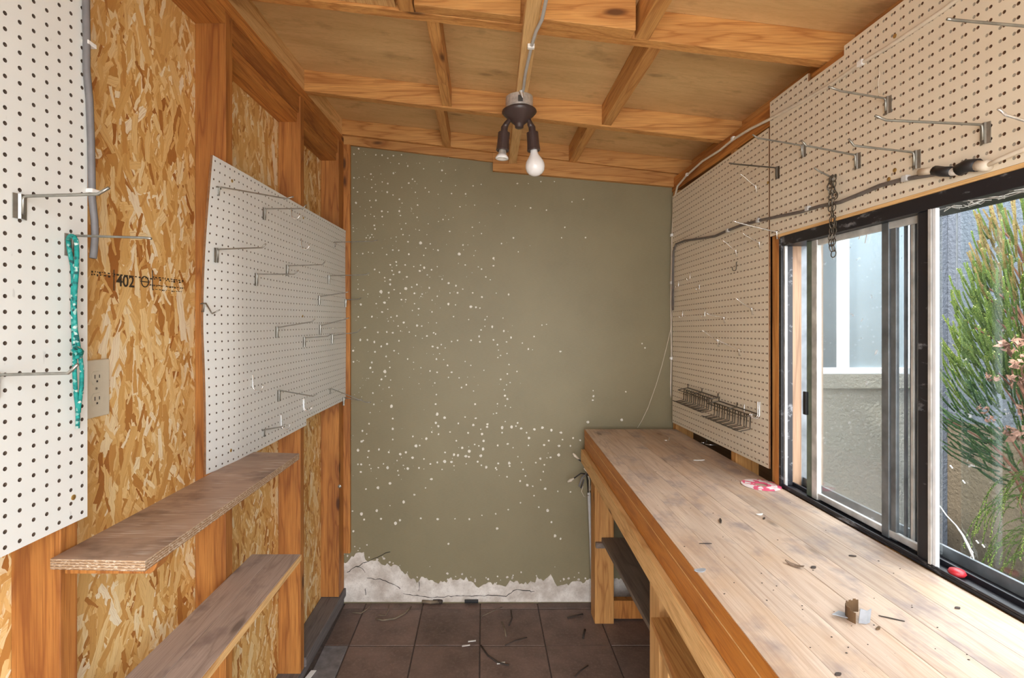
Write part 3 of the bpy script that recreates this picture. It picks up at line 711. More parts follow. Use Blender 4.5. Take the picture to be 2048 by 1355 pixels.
for k in range(34):
    a = R.uniform(0, 6.28)
    sprig(mb, (86 + R.uniform(-2, 2), 77 + R.uniform(-3, 3), -62), (math.cos(a) * .7, math.sin(a) * .7, 1.0), R.uniform(12, 18), (.02, .10, .055), (.06, .27, .14), 7, 1.6, droop=.12)
stuff(mb.build('foliage', M['foliage'], s3))

# ================================================================== PEGBOARDS
def pegboard(name, label, fn, nu, nv, paint, bore='bore', off=(.7, .7), th=.25, skip=lambda i, j: False, pair=False, r=.125, mu=(0.0, 0.0), mv=(0.0, 0.0)):
    """nu x nv one-inch cells with a bored hole in each; fn(u, v, w) places it, w = depth behind the face"""
    root = thing(name, fn(0, 0, 0), label, 'pegboard')
    vs_, fs, mi, key = [], [], [], {}
    def vid(u, v):
        k = (round(u, 3), round(v, 3))
        if k not in key: key[k] = len(vs_); vs_.append((u, v, 0.0))
        return key[k]
    def ring(u0, u1, v0, v1, cu, cv, blind):
        oc = [vid_new(cu + r * math.cos(math.radians(22.5 + 45 * k)), cv + r * math.sin(math.radians(22.5 + 45 * k))) for k in range(8)]
        c = [vid(u0, v0), vid(u1, v0), vid(u1, v1), vid(u0, v1)]
        for q in ([c[1], c[2], oc[0], oc[7]], [c[2], oc[1], oc[0]], [c[2], c[3], oc[2], oc[1]], [c[3], oc[3], oc[2]], [c[3], c[0], oc[4], oc[3]], [c[0], oc[5], oc[4]], [c[0], c[1], oc[6], oc[5]], [c[1], oc[7], oc[6]]):
            fs.append(q); mi.append(0)
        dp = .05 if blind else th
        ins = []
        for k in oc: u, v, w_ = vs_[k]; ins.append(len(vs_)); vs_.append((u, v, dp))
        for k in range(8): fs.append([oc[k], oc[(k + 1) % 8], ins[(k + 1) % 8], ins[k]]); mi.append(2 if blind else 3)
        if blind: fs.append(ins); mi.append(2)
    def vid_new(u, v): vs_.append((u, v, 0.0)); return len(vs_) - 1
    us = [0.0]; cells = set()
    for i in range(nu):
        for j in range(nv):
            if skip(i, j): continue
            cells.add((i, j))
            if pair:
                ring(i, i + .5, j, j + 1, i + .345, j + .5, False); ring(i + .5, i + 1, j, j + 1, i + .645, j + .5, True)  # second ring adds the hole's grey ghost as a shallow coloured disc
            else: ring(i, i + 1, j, j + 1, i + .5, j + .5, False)
    # brown edge all round
    def side(a, b):
        n = len(vs_); vs_.extend([(a[0], a[1], 0.0), (b[0], b[1], 0.0), (b[0], b[1], th), (a[0], a[1], th)]); fs.append([n, n + 1, n + 2, n + 3]); mi.append(1)
    for (i, j) in cells:
        for (di, dj, a, b) in ((-1, 0, (i, j), (i, j + 1)), (1, 0, (i + 1, j), (i + 1, j + 1)), (0, -1, (i, j), (i + 1, j)), (0, 1, (i, j + 1), (i + 1, j + 1))):
            if (i + di, j + dj) not in cells: side(a, b)
    mb = MB(); mb.v = [V(*fn(u, v, w_)) for u, v, w_ in vs_]; mb.f = fs; mb.mi = mi
    me = bpy.data.meshes.new('perforated_panel'); o0 = WORLD[root.name]
    me.from_pydata([v - o0 for v in mb.v], [], fs)
    for m in (M[paint], M['hardboard'], M['hole_ghost'], M[bore]): me.materials.append(m)
    me.polygons.foreach_set('material_index', mi); me.update()
    o = bpy.data.objects.new('perforated_panel', me); col.objects.link(o); o.parent = root
    return root
def screw(parent, p, axis):
    MB().lathe([(.2, 0), (.2, .05), (.1, .09)], p, axis, 10).build('screw', M['brass'], parent)

# left, nearest board
B1 = lambda u, v, w_: L(12.9 + u, .30 - w_, -14.9 + v)
pb1 = pegboard('pegboard', 'tall white pegboard nearest the camera on the left wall, with grey cable along its edge', B1, 26, 44, 'peg_white', r=.145)
screw(pb1, L(37.6, .3, -13.0), (1, 0, 0))
# left, bent board
def B2(u, v, w_):
    d = 55.8 + u; q = v / 35
    o = .34 + .36 * (u / 48) ** 2
    if u < 6: o += -1.05 * ((6 - u) / 6) ** 1.6 * max(0.0, 1 - (max(0, q - .45) / .55) ** 1.5) * (1 - .35 * max(0, .45 - q) / .45)
    o += .18 * math.sin(u * .21 + .5) * math.sin(q * 3) + .10 * math.sin(q * 7 + u * .1)
    return XF(d) + o - w_, d, -16.8 + v + .0045 * u * (v - 15) / 18
pb2 = pegboard('pegboard', 'warped white pegboard in the middle of the left wall, its left edge curled away', B2, 48, 35, 'peg_white', r=.12, skip=lambda i, j: i >= 27 and j == 0)
for (px, py) in ((465, 362), (607, 437), (607, 632), (465, 900)):
    x, d, z = onL(px, py, .5); screw(pb2, B2(d - 55.8, z + 16.8, 0), (1, 0, 0))
# right, far board
B3 = lambda u, v, w_: (38.6 + w_, 68.75 + u, -19.9 + v - .02 * u)
pb3 = pegboard('pegboard', 'beige pegboard on the right wall between the olive wall and the window post', B3, 35, 46, 'peg_beige_backlit', 'bore_brown', pair=True, r=.125)
# right, upper board, notched round the rafter end
B4 = lambda u, v, w_: (38.45 + w_, 23.2 + u, 11.3 + v)
pb4 = pegboard('pegboard', 'beige pegboard above the window, its top edge notched around a rafter', B4, 45, 18, 'peg_beige_backlit', 'bore_brown', pair=True, r=.135,
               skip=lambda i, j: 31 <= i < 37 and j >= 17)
for (px, py) in ((1790, 72), (1778, 358), (1790, 340), (1536, 365)):
    screw(pb4, onX(px, py, 38.4), (-1, 0, 0))

# ---- hooks
def hook_plate(side, P, label, end, tip, r=.1, plate=True, mat='zinc', wplate=.78, group=None, name='pegboard_hook', dend=0.0):
    """P: rod root on the board (x, d, z); end, tip: pixels of the rod's end and upturned tip, at the root's depth"""
    x, d, z = P; n = side
    e = onD(*end, d + dend); t_ = onD(*tip, d + dend)
    root = thing(name, P, label, 'hook', group)
    if plate:
        mb = MB(); h = 1.5; wd = wplate / 2
        prof = [(-wd, .02), (-wd * .45, .10), (-.14, .22), (.14, .22), (wd * .45, .10), (wd, .02)]
        for (a0, o0), (a1, o1) in zip(prof[:-1], prof[1:]):
            mb.hexa(lambda a, q, t2: (x + n * (o0 + (o1 - o0) * a + t2), d + a0 + (a1 - a0) * a, z - q), 0, 1, -.12, h, 0, .05)
        mb.build('backplate', M[mat], root)
        path = [(x + n * .27, d, z - 1.2), (x + n * .27, d, z - .25), (x + n * .32, d, z - .06), (x + n * .5, d, z)]
    else:
        path = [(x - n * .05, d, z - .9), (x + n * .12, d, z - .95), (x + n * .16, d, z - .15), (x + n * .22, d, z - .02), (x + n * .4, d, z)]
        mb = MB(); mb.tube([(x + n * .08, d - .5, z - .1), (x + n * .14, d - .3, z - .02), (x + n * .14, d + .3, z - .02), (x + n * .08, d + .5, z - .1)], r * .85, 6); mb.build('crossbar', M[mat], root)
    m_ = Vector(path[-1]).lerp(Vector(e), .5)
    path += [tuple(m_), tuple(Vector(path[-1]).lerp(Vector(e), .96)), e, tuple(Vector(e).lerp(Vector(t_), .35)), t_]
    MB().tube(path, r, 8).build('rod', M[mat], root, smooth=True)
    return root
def hook_j(side, P, label, h=1.25, rad=.42, mat='bright', r=.075, double=False, skew=0.0):
    x, d, z = P; n = side
    root = thing('pegboard_hook', P, label, 'hook')
    for k, dd in enumerate((-.22, .22) if double else (0,)):
        path = [(x - n * .1, d + dd, z + .05), (x + n * .1, d + dd, z + .02), (x + n * .12, d + dd, z - h + rad)]
        for i in range(1, 8):
            a = math.pi - i * math.pi * .95 / 7
            path.append((x + n * (.12 + rad + rad * math.cos(a)), d + dd + skew * i / 7, z - h + rad - rad * math.sin(a)))
        path.append((path[-1][0], path[-1][1], path[-1][2] + .3))
        MB().tube(path, r, 7).build('wire', M[mat], root, smooth=True)
    return root
def b2at(px, py):
    o = .6
    for _ in range(3):
        x, d, z = onL(px, py, o); q = B2(d - 55.8, z + 16.8, 0); o = q[0] - XF(d)
    return q[0], d, z
# left near board
hook_plate(1, onL(38, 392, .3), 'short bent wire hook with wide plate, topmost on the tall left pegboard', (196, 388), (218, 375), .105, wplate=1.0)
hook_plate(1, onL(138, 471, .3), 'straight wire hook holding the teal rope loop on the tall left pegboard', (290, 475), (303, 477), .09, wplate=.9)
hook_plate(1, onL(-14, 749, .3), 'long wire hook reaching in from the left frame edge, lowest on the tall pegboard', (136, 746), (156, 728), .1)
# left bent board
H2 = [((436, 374), (572, 397), (587, 393), 0, 'long drooping wire hook at the upper left corner of the warped pegboard'),
      ((527, 417), (605, 417), (613, 409), 1, 'plated wire hook near the sloping top edge of the warped pegboard'),
      ((669, 484), (745, 482), (755, 480), 0, 'thin wire hook near the upper right edge of the warped pegboard, tip over olive wall'),
      ((433, 498), (524, 495), (532, 487), 1, 'plated wire hook near the left edge of the warped pegboard, above the small bent hook'),
      ((573, 531), (645, 529), (650, 523), 1, 'plated wire hook in the centre of the warped pegboard, upper of a close pair'),
      ((511, 548), (588, 548), (597, 540), 1, 'plated wire hook in the centre of the warped pegboard, lower left of a close pair'),
      ((656, 551), (732, 549), (739, 545), 1, 'plated wire hook on the right of the warped pegboard, level with the centre pair'),
      ((637, 592), (690, 585), (697, 583), 1, 'plated wire hook right of centre on the warped pegboard, alone between two rows'),
      ((690, 599), (716, 598), (722, 595), 1, 'short wire hook at the very right edge of the warped pegboard'),
      ((552, 654), (624, 643), (630, 637), 1, 'plated wire hook tilting upward below the centre of the warped pegboard'),
      ((639, 650), (690, 638), (698, 635), 1, 'plated wire hook tilting upward, right of centre and above two level hooks'),
      ((607, 675), (655, 672), (662, 668), 1, 'plated wire hook, left one of two level hooks in the lower middle'),
      ((663, 670), (714, 664), (722, 657), 1, 'plated wire hook, right one of two level hooks, tip over the olive wall'),
      ((556, 781), (626, 792), (634, 787), 1, 'plated wire hook drooping in the lower middle of the warped pegboard'),
      ((659, 777), (732, 804), (742, 804), 0, 'steeply drooping wire hook at the lower right of the warped pegboard'),
      ((686, 795), (718, 800), (724, 797), 1, 'short hook at the lower right corner, behind the steeply drooping hook'),
      ((527, 858), (562, 853), (570, 848), 0, 'thin sideways wire hook near the bottom edge of the warped pegboard')]
for p, e, t_, pl, lab in H2:
    hook_plate(1, b2at(*p), lab, e, t_, .085, bool(pl), wplate=.72)
hook_plate(1, b2at(412, 606), 'small dark bent hook on the left edge of the warped pegboard', (424, 627), (440, 619), .08, False, 'zinc', dend=-.3)
for p, lab in (((581, 415), 'bright wire J hook under the top edge of the warped pegboard'), ((601, 477), 'bright wire J hook below the top edge, right of centre on the warped pegboard'),
               ((504, 750), 'bright wire J hook at lower left of the warped pegboard'), ((606, 797), 'bright wire J hook at the notch in the bottom edge of the warped pegboard'),
               ((561, 830), 'bright wire J hook lowest on the warped pegboard, beside the sideways hook')):
    hook_j(1, b2at(*p), lab, 2.0 if p[1] > 700 else 1.7, .62, double=p[0] > 604)
# right boards
H4 = [((1777, 196), (1682, 182), (1657, 173), 1, 'zinc', 'plated wire hook alone in the upper middle of the beige board above the window'),
      ((1972, 249), (1772, 240), (1750, 231), 1, 'zinc', 'longest wire hook, level across the beige board above the window'),
      ((2085, 249), (2012, 230), (1996, 217), 0, 'bright', 'bright wire hook entering from the right frame edge above the window'),
      ((2115, 57), (1910, 40), (1894, 38), 1, 'zinc', 'long dark wire hook at the upper right corner of the beige board'),
      ((1608, 290), (1516, 276), (1505, 269), 1, 'zinc', 'wire hook leftmost in the row of three on the beige board above the window'),
      ((1716, 309), (1612, 291), (1603, 280), 1, 'zinc', 'wire hook middle in the row of three on the beige board above the window'),
      ((1834, 304), (1708, 291), (1697, 277), 1, 'zinc', 'wire hook rightmost in the row of three on the beige board above the window'),
      ((1556, 335), (1470, 328), (1458, 326), 1, 'darksteel', 'dark wire hook just right of the gap between the two beige boards'),
      ((1668, 353), (1640, 343), (1628, 335), 0, 'zinc', 'small wire hook carrying the hanging chain')]
for p, e, t_, pl, m_, lab in H4:
    hook_plate(-1, onX(*p, 38.45), lab, e, t_, .095, bool(pl), m_, wplate=.82)
H3 = [((1514, 371), (1488, 353), (1478, 346), 'thin wire hook highest on the far beige pegboard'),
      ((1521, 484), (1492, 471), (1483, 464), 'thin wire hook just under the dark cable on the far beige pegboard'),
      ((1474, 500), (1452, 485), (1444, 480), 'thin wire hook left of the one under the dark cable on the far beige pegboard'),
      ((1506, 616), (1482, 604), (1470, 594), 'thin wire hook at mid height near the right edge of the far beige pegboard'),
      ((1438, 681), (1410, 664), (1404, 660), 'thin wire hook, left of the low pair on the far beige pegboard'),
      ((1480, 698), (1440, 682), (1432, 678), 'thin wire hook, right of the low pair on the far beige pegboard'),
      ((1450, 634), (1420, 629), (1412, 626), 'thin sideways wire hook in the middle of the far beige pegboard')]
for p, e, t_, lab in H3: hook_plate(-1, onX(*p, 38.55), lab, e, t_, .07, False, 'bright')
hook_plate(-1, onX(1556, 463, 38.5), 'long bright wire hook sticking out at the top of the window post', (1480, 446), (1465, 441), .09, False, 'bright')
for p, lab in (((1381, 546), 'upper of three small wire hooks at the left of the far beige pegboard'), ((1358, 562), 'leftmost of three small wire hooks on the far beige pegboard'),
               ((1400, 566), 'right of three small wire hooks at the left of the far beige pegboard'), ((1366, 622), 'small wire hook alone below the three at the left edge'),
               ((1411, 620), 'small wire hook beside the thin sideways hook on the far pegboard'), ((1474, 524), 'small brown clip hook in the upper middle of the far pegboard')):
    hook_j(-1, onX(*p, 38.55), lab, 1.3, .3, 'bright' if p[0] != 1474 else 'darksteel', .06)
hook_j(-1, onX(1519, 803, 38.55), 'bright double wire U hook right of the dark wire rack', 2.3, .55, 'bright', .085, True)
hook_j(-1, onX(1490, 808, 38.55), 'small bright wire hook between the dark rack and the U hook', 1.6, .3, 'bright', .05)

# ---- dark wire tool rack
rk = thing('wire_rack', onX(1430, 810, 38.6), 'dark wire tool rack of small loops on the far beige pegboard above the bench', 'rack')
zt = onX(1430, 800, 38.4)[2]
for (a, b, zo) in ((95.5, 83.3, 0.0), (82.9, 71.2, -.5)):
    mb = MB()
    for xx, zz in ((38.42, zt + .6), (37.6, zt + .35), (36.6, zt + .2)): mb.tube([(xx, a, zz + zo), (xx, b, zz + zo)], .09, 6)
    for dd in (a, (a + b) / 2, b): mb.tube([(38.48, dd, zt + 1.3 + zo), (38.42, dd, zt + .6 + zo), (36.6, dd, zt + .2 + zo)], .09, 6)
    mb.build('rail', M['darksteel'], rk, smooth=True)
    n = 7
    for k in range(n):
        dd = a + (b - a) * (k + .5) / n
        MB().tube([(37.6, dd - .5, zt + .35 + zo), (37.5, dd - .5, zt - 1.6 + zo), (36.0, dd - .5, zt - 1.9 + zo), (35.4, dd - .3, zt - 1.7 + zo), (35.4, dd + .3, zt - 1.7 + zo), (36.0, dd + .5, zt - 1.9 + zo), (37.5, dd + .5, zt - 1.6 + zo), (37.6, dd + .5, zt + .35 + zo)], .085, 6).build('loop', M['darksteel'], rk, smooth=True)

# ================================================================== LEFT WALL THINGS
# cable along the near board
gc = MB(); P = [onL(px, py, .45) for px, py in ((170, -60), (169, 10), (170, 70), (170, 140), (176, 200), (179, 280), (180, 330), (181, 395), (186, 440), (187, 470), (185, 500), (183, 516))]
for (x, d, z) in [P[0]]: pass
gc.tube([(x + .12, d, z) for x, d, z in P], .25, 8)
g = thing('electric_cable', onL(180, 516, .45), 'grey flat cable hanging along the right edge of the tall left pegboard', 'cable')
gc.build('sheath', M['cable_grey'], g, smooth=True)
for (px, py) in ((172, 87), (180, 382)):
    x, d, z = onL(px, py, .4); MB().box(x - .1, x + .42, d - .32, d + .55, z - .16, z + .16).build('staple_clip', M['white_plastic'], g, bevel=.05)
# rope
rp = thing('rope', onL(150, 700, 1.2), 'teal braided rope loop with a knot, hanging on the left pegboard hook', 'rope')
def rl(pts, r): return MB().tube([onL(px, py, o) for px, py, o in pts], r, 8)
rl([(136, 480, .75), (138, 474, 1.0), (142, 471, 1.4), (148, 473, 1.9), (153, 482, 2.1), (154, 510, 1.7), (153, 545, 1.5), (150, 580, 1.3), (149, 620, 1.2), (151, 660, 1.1), (156, 690, 1.1), (158, 703, 1.1)], .15).build('strand', M['rope'], rp, smooth=True)
rl([(136, 480, .75), (139, 500, .9), (145, 530, 1.0), (147, 560, 1.1), (146, 600, 1.0), (147, 640, 1.0), (148, 680, 1.0), (150, 703, 1.1)], .15).build('strand', M['rope'], rp, smooth=True)
rl([(146, 702, .9), (150, 697, 1.3), (158, 700, 1.5), (162, 706, 1.2), (157, 712, .9), (150, 708, 1.4), (149, 700, 1.5), (156, 695, 1.1), (163, 703, .9), (160, 712, 1.2), (152, 713, 1.4)], .17).build('knot', M['rope'], rp, smooth=True)
rl([(150, 708, 1.1), (149, 740, 1.0), (151, 780, .9), (155, 812, .9), (156, 835, .9), (155, 856, .9)], .14).build('strand', M['rope'], rp, smooth=True)
rl([(160, 708, 1.1), (164, 740, 1.2), (163, 775, 1.1), (159, 805, 1.0), (157, 825, 1.0)], .14).build('strand', M['rope'], rp, smooth=True)
# outlet
ot = thing('power_outlet', onL(200, 775, -3.55), 'ivory double power outlet plate on strand board beside the left pegboard', 'outlet')
d1 = onL(217, 770, -3.4)[1]; zc = onL(217, 772, -3.4)[2]; d0 = d1 - 3.3
MB().hexa(L, d0, d1, -3.58, -3.28, zc - 2.5, zc + 2.5).build('cover_plate', M['ivory'], ot, bevel=.1)
dc = d0 + 1.75
for s_ in (.95, -.95):
    f_ = MB().prism([(dc + .66 * math.cos(a) , zc + s_ + max(-.56, min(.56, .68 * math.sin(a)))) for a in [i * math.pi / 12 for i in range(24)]], lambda a, b, w_: L(a, w_, b), -3.3, -3.2).build('socket_face', M['ivory'], ot)
    WORLD[f_.name] = WORLD[ot.name]
    for (a, b, w2, h2) in ((-.25, .1, .09, .34), (.25, .1, .09, .28), (0, -.32, .17, .17)):
        MB().hexa(L, dc + a - w2 / 2, dc + a + w2 / 2, -3.23, -3.185, zc + s_ + b - h2 / 2, zc + s_ + b + h2 / 2).build('slot', M['slot'], f_)
MB().lathe([(.12, 0), (.1, .05)], L(dc, -3.28, zc), (1, 0, 0), 10).build('screw', M['zinc'], ot)

# upper shelf
us = thing('wall_shelf', (-27, 50, -17.4), 'dark weathered plywood shelf, upper of the two on the left wall', 'shelf')
A = (onZ(106, 1117, -16.7), onZ(290, 1121, -16.7), onZ(599, 906, -16.7), onZ(497, 903, -16.7))
bk = [(-30.45, A[0][1]), (A[1][0], A[1][1]), (A[2][0], A[2][1]), (XF(A[3][1]) + .06, A[3][1])]
o = MB().prism(bk, lambda a, b, w_: (a, b, w_), -17.45, -16.7)
o.mi[2:] = [1] * 4
o.build('shelf_board', [M['shelf_ply'], M['ply_edge']], us, bevel=.03)
MB().prism([(-30.4, -18.35), (-24.2, -18.35), (-23.9, -18.1), (-23.75, -17.8), (-23.6, -17.46), (-30.4, -17.46)], lambda a, b, w_: (a, w_, b), 37.0, 38.4).build('bracket', M['stud_z'], us, bevel=.04)
MB().prism([(-29.8, -18.6), (-25.0, -18.6), (-24.4, -18.2), (-24.4, -17.46), (-29.8, -17.46)], lambda a, b, w_: (a, w_, b), 59.6, 61.0).build('bracket', M['pale_y'], us, bevel=.04)
# lower shelf of two boards
ls = thing('wall_shelf', (-27, 50, -30), 'grey weathered shelf of two long boards, lower one on the left wall', 'shelf')
zl = -29.9
fa, ba = onZ(605, 1105, zl), onZ(500, 1103, zl)
for (x0a, x0b, x1a, x1b, m_) in ((-30.35, XF(65) + .08, -27.0, -26.75, 'shelf_board'), (-26.96, -26.71, -23.75, -23.45, 'shelf_board')):
    o = MB(); o.hexa(lambda t_, u, w_: ((x0a + (x0b - x0a) * t_) * (1 - u) + (x1a + (x1b - x1a) * t_) * u, 30 + t_ * 35.4, w_), 0, 1, 0, 1, zl - .75, zl)
    o.build('shelf_board', M[m_], ls, bevel=.04)
MB().hexa(lambda t_, u, w_: (-23.74 + .3 * t_ + u, 30 + t_ * 35.4, w_), 0, 1, 0, .12, zl - .78, zl - .05).build('edge_strip', M['pale_y'], ls)
for a in (36.9, 59.3): MB().box(-30.1, -24.2, a, a + 1.4, zl - 2.0, zl - .76).build('cleat', M['stud_z'], ls, bevel=.04)

# ================================================================== CEILING THINGS
lx, ld, lz = 5.2, 73.0, 32.1
lamp = thing('ceiling_lamp', (lx, ld, lz), 'double socket lamp with brown holders and bulbs on a round metal box under rafters', 'lamp')
MB().lathe([(1.2, 0), (1.85, 0), (1.95, -.1), (1.95, -1.6), (1.8, -1.75)], (lx, ld, lz), n=28).build('junction_box', M['galv'], lamp, bevel=.02)
MB().box(lx - .3, lx + .35, ld - 2.15, ld - 1.9, lz - 1.4, lz - .6).build('knockout', M['slot'], lamp)
MB().tube([(lx + .3, ld - 2.0, lz + .1), (lx + .05, ld - 2.5, lz - .3), (lx + .35, ld - 2.35, lz - 1.1)], [.35, .3, .12], 8).build('cable_clamp', M['bright'], lamp)
dish = MB().lathe([(2.0, 0), (2.45, -.25), (2.5, -.45), (2.2, -.8), (1.5, -1.5), (.85, -2.1), (.62, -2.3), (.6, -2.65), (.4, -2.75)], (lx, ld, lz - 1.72), n=28).build('holder_base', M['bakelite'], lamp, smooth=True)
WORLD[dish.name] = WORLD[lamp.name]
for s_, xs_, xe in ((-1, 3.35, 2.75), (1, 6.75, 7.35)):
    z0 = lz - 3.3
    MB().tube([(lx + s_ * .9, ld, z0 + .35), (lx + s_ * 1.35, ld, z0 + .15), (xs_, ld, z0 - .55), (xs_ + (xe - xs_) * .5, ld, z0 - 1.1)], [.3, .3, .42, .48], 10).build('arm', M['bakelite'], lamp, smooth=True)
    MB().tube([(lx + s_ * .8, ld - .35, z0 + .75), (lx + s_ * 1.35, ld - .35, z0 + .3)], .12, 8).build('swivel_pin', M['bright'], lamp)
    ax = Vector(((xe - xs_) * .35, 0, -2.6)); top_ = (xs_ + (xe - xs_) * .45, ld, z0 - 1.0)
    prof = [(.5, 0), (.5, .75), (.84, .8), (.86, 2.3), (.95, 3.3), (.9, 3.4), (.6, 3.3)]
    MB().lathe(prof, top_, ax, 22).build('socket', M['bakelite'], lamp)
    b0 = Vector(top_) + ax.normalized() * 3.3
    if s_ > 0:
        MB().lathe([(.5, -.2), (.52, .3), (.62, .65), (.9, 1.1), (1.22, 1.6), (1.37, 2.1), (1.38, 2.5), (1.25, 3.0), (.95, 3.4), (.5, 3.65), (.1, 3.72)], tuple(b0), ax, 26).build('bulb', M['bulb'], lamp, smooth=True)
    else:
        MB().lathe([(.42, -.3), (.5, .1), (.56, .4), (.6, .55), (.7, .75)], tuple(b0), ax, 20).build('bulb_neck', M['galv'], lamp, smooth=True)
        MB().lathe([(.62, .6), (.86, .95), (.95, 1.2), (.9, 1.28), (.6, 1.2), (.1, 1.0)], tuple(b0), ax, 22).build('bulb', M['bulb'], lamp, smooth=True)
cc = thing('ceiling_cable', (6, 50, 32), 'pale grey cable running along the ceiling batten to the lamp', 'cable')
P = []
for px, py in ((1100, -60), (1092, 0), (1084, 38), (1072, 62), (1064, 88), (1056, 122), (1050, 150), (1047, 178), (1042, 190)):
    d = F * 31.9 / (CY - py); P.append(((px - CX) * d / F, d, 31.85))
P.append((lx + .3, ld - 1.9, lz - .2))
MB().tube(P, .2, 8).build('sheath', M['cable_pale'], cc, smooth=True)
for py, px in ((92, 1062),):
    d = F * 31.9 / (CY - py); x = (px - CX) * d / F
    MB().box(x - .4, x + .4, d - .25, d + .25, 31.6, 32.1).build('staple_clip', M['white_plastic'], cc, bevel=.06)

# ================================================================== RIGHT WALL THINGS
wc = thing('wall_cable', onX(1342, 850, 38.4), 'off white cable climbing the far corner and crossing the beige boards to the ceiling', 'cable')
P = [onX(px, py, 38.75) for px, py in ((1339, 856), (1341, 800), (1343, 700), (1342, 600), (1344, 480), (1346, 430), (1349, 396))] + [onX(px, py, 38.35) for px, py in ((1355, 372), (1372, 352), (1405, 322), (1440, 300), (1466, 279), (1500, 258), (1540, 238), (1600, 205), (1660, 170), (1720, 128), (1780, 92), (1840, 52), (1890, 18), (1915, -2), (1990, -50))]
MB().tube(P, [.17] * 7 + [.2] * 15, 8).build('sheath', M['cable_white'], wc, smooth=True)
for px, py in ((1466, 277), (1374, 349), (1722, 126), (1343, 565), (1343, 470), (1342, 716)):
    x, d, z = onX(px, py, 38.3); MB().box(x - .22, x + .2, d - .35, d + .35, z - .28, z + .28).build('staple_clip', M['white_plastic'], wc, bevel=.06)
dcb = thing('wall_cable', onX(1650, 408, 38.3), 'dusty dark grey cable sagging across both beige boards above the window', 'cable')
P = [onX(px, py, 38.3) for px, py in ((1346, 620), (1346, 540), (1347, 502), (1352, 488), (1370, 481), (1400, 477), (1430, 472), (1452, 462), (1480, 451), (1517, 441), (1550, 434), (1600, 424), (1640, 412), (1680, 404), (1720, 388), (1760, 371), (1800, 360), (1850, 351), (1880, 346))]
MB().tube(P, .2, 8).build('sheath', M['cable_dark'], dcb, smooth=True)
for px, py in ((1456, 461), (1517, 441), (1616, 417), (1812, 357)):
    x, d, z = onX(px, py, 38.25); MB().box(x - .25, x + .2, d - .3, d + .3, z - .25, z + .3).build('staple_clip', M['cable_pale'], dcb, bevel=.06)
cn = thing('cable_joint', onX(1900, 340, 38.2), 'taped cable joint with black and white sleeves lying along the window head', 'cable')
def seg(pts, r, m_, nm): MB().tube([onX(px, py, 38.1) for px, py in pts], r, 12).build(nm, M[m_], cn, smooth=True)
seg(((1840, 344), (1858, 342), (1872, 340)), .3, 'cable_white', 'sleeve')
seg(((1870, 341), (1885, 343), (1905, 343)), .42, 'black', 'sleeve')
seg(((1895, 345), (1915, 342), (1932, 336)), .33, 'white_plastic', 'sleeve')
seg(((1918, 340), (1935, 331), (1955, 330)), .5, 'black', 'sleeve')
seg(((1952, 331), (1968, 332), (1978, 330)), .4, 'cable_white', 'sleeve')
seg(((1976, 330), (2000, 318), (2048, 298), (2100, 276)), .17, 'cable_white', 'wire')
stg = MB().tube([onX(px, py, 38.2) for px, py in ((1345, 600), (1345, 630))] + [onD(px, py, 102) for px, py in ((1341, 660), (1334, 690), (1324, 730), (1312, 770), (1296, 815), (1284, 840), (1275, 855))], .05, 5).build('string', M['cable_white'], smooth=True)
tag(stg, 'thin pale string hanging in front of the olive wall down to the bench', 'string')
st2 = MB().tube([onX(px, py, 38.2) for px, py in ((1757, 134), (1759, 150), (1756, 165), (1758, 186))], .04, 5).build('string', M['cable_white'], smooth=True)
tag(st2, 'short thin thread on the beige board above the window, over a hook', 'string')
# chain
ch = thing('chain', onX(1664, 356, 37.6), 'dark steel chain of doubled links hanging from a small hook in front of the window', 'chain')
lk = MB(); n = 12
def oval(mb, r=.055):
    P = []
    for k in range(n + 1):
        a = 2 * math.pi * k / n; P.append((.24 * math.cos(a), 0, .40 * math.sin(a)))
    mb.tube(P, r, 5, caps=False)
me_link = None
x0, d0, zt = onX(1665, 352, 37.6)
def add_link(x, d, z, rot, tilt):
    global me_link
    if me_link is None:
        mb = MB(); oval(mb); me_link = bpy.data.meshes.new('link')
        o0 = V(0, 0, 0); me_link.from_pydata([v - o0 for v in mb.v], [], mb.f); me_link.materials.append(M['darksteel']); me_link.update()
    o = bpy.data.objects.new('link', me_link); col.objects.link(o); o.parent = ch
    o.location = V(x, d, z) - WORLD[ch.name]; o.rotation_euler = (tilt, 0, rot)
for s_, ln in ((-.28, 14), (.3, 13)):
    for k in range(ln):
        z = zt - .3 - k * .62
        add_link(x0 + R.uniform(-.1, .1), d0 + s_ * (1 - .5 * k / ln) + R.uniform(-.12, .12), z, (k % 2) * math.pi / 2 + R.uniform(.2, .6), R.uniform(-.25, .25))
for k in range(5): add_link(x0 + R.uniform(-.25, .1), d0 + R.uniform(-.6, .5), zt - .2 - k * .45, R.uniform(0, 3), R.uniform(-.6, .6))

# ================================================================== WORKBENCH
BZ = -21.5
wbn = thing('workbench', (29, 60, FLOOR), 'long wooden workbench with worn planks under the window', 'workbench')
def fx(d): return 20.3 + (17.9 - 20.3) * (101.6 - d) / (101.6 - 30.7)
BE, BN = 101.6, 14.0
js = [21.4, 24.6, 28.0, 31.3, 34.6, 38.5]
for k in range(6):
    mb = MB()
    g = .012
    if k == 0: mb.hexa(lambda u, t_, w_: ((fx(BN + (BE - BN) * t_)) * (1 - u) + (js[0] - g) * u, BN + (BE - BN) * t_, w_), 0, 1, 0, 1, BZ - 1.4, BZ)
    else: mb.box(js[k - 1] + g, js[k] - g, BN, BE, BZ - 1.4, BZ - R.uniform(0, .02))
    mb.build('plank', M['bench'], wbn, bevel=.02)
def fbox(o0, o1, z0, z1): return MB().hexa(lambda u, t_, w_: (fx(BN + (BE - BN) * t_) + u, BN + (BE - BN) * t_, w_), o0, o1, 0, 1, z0, z1)
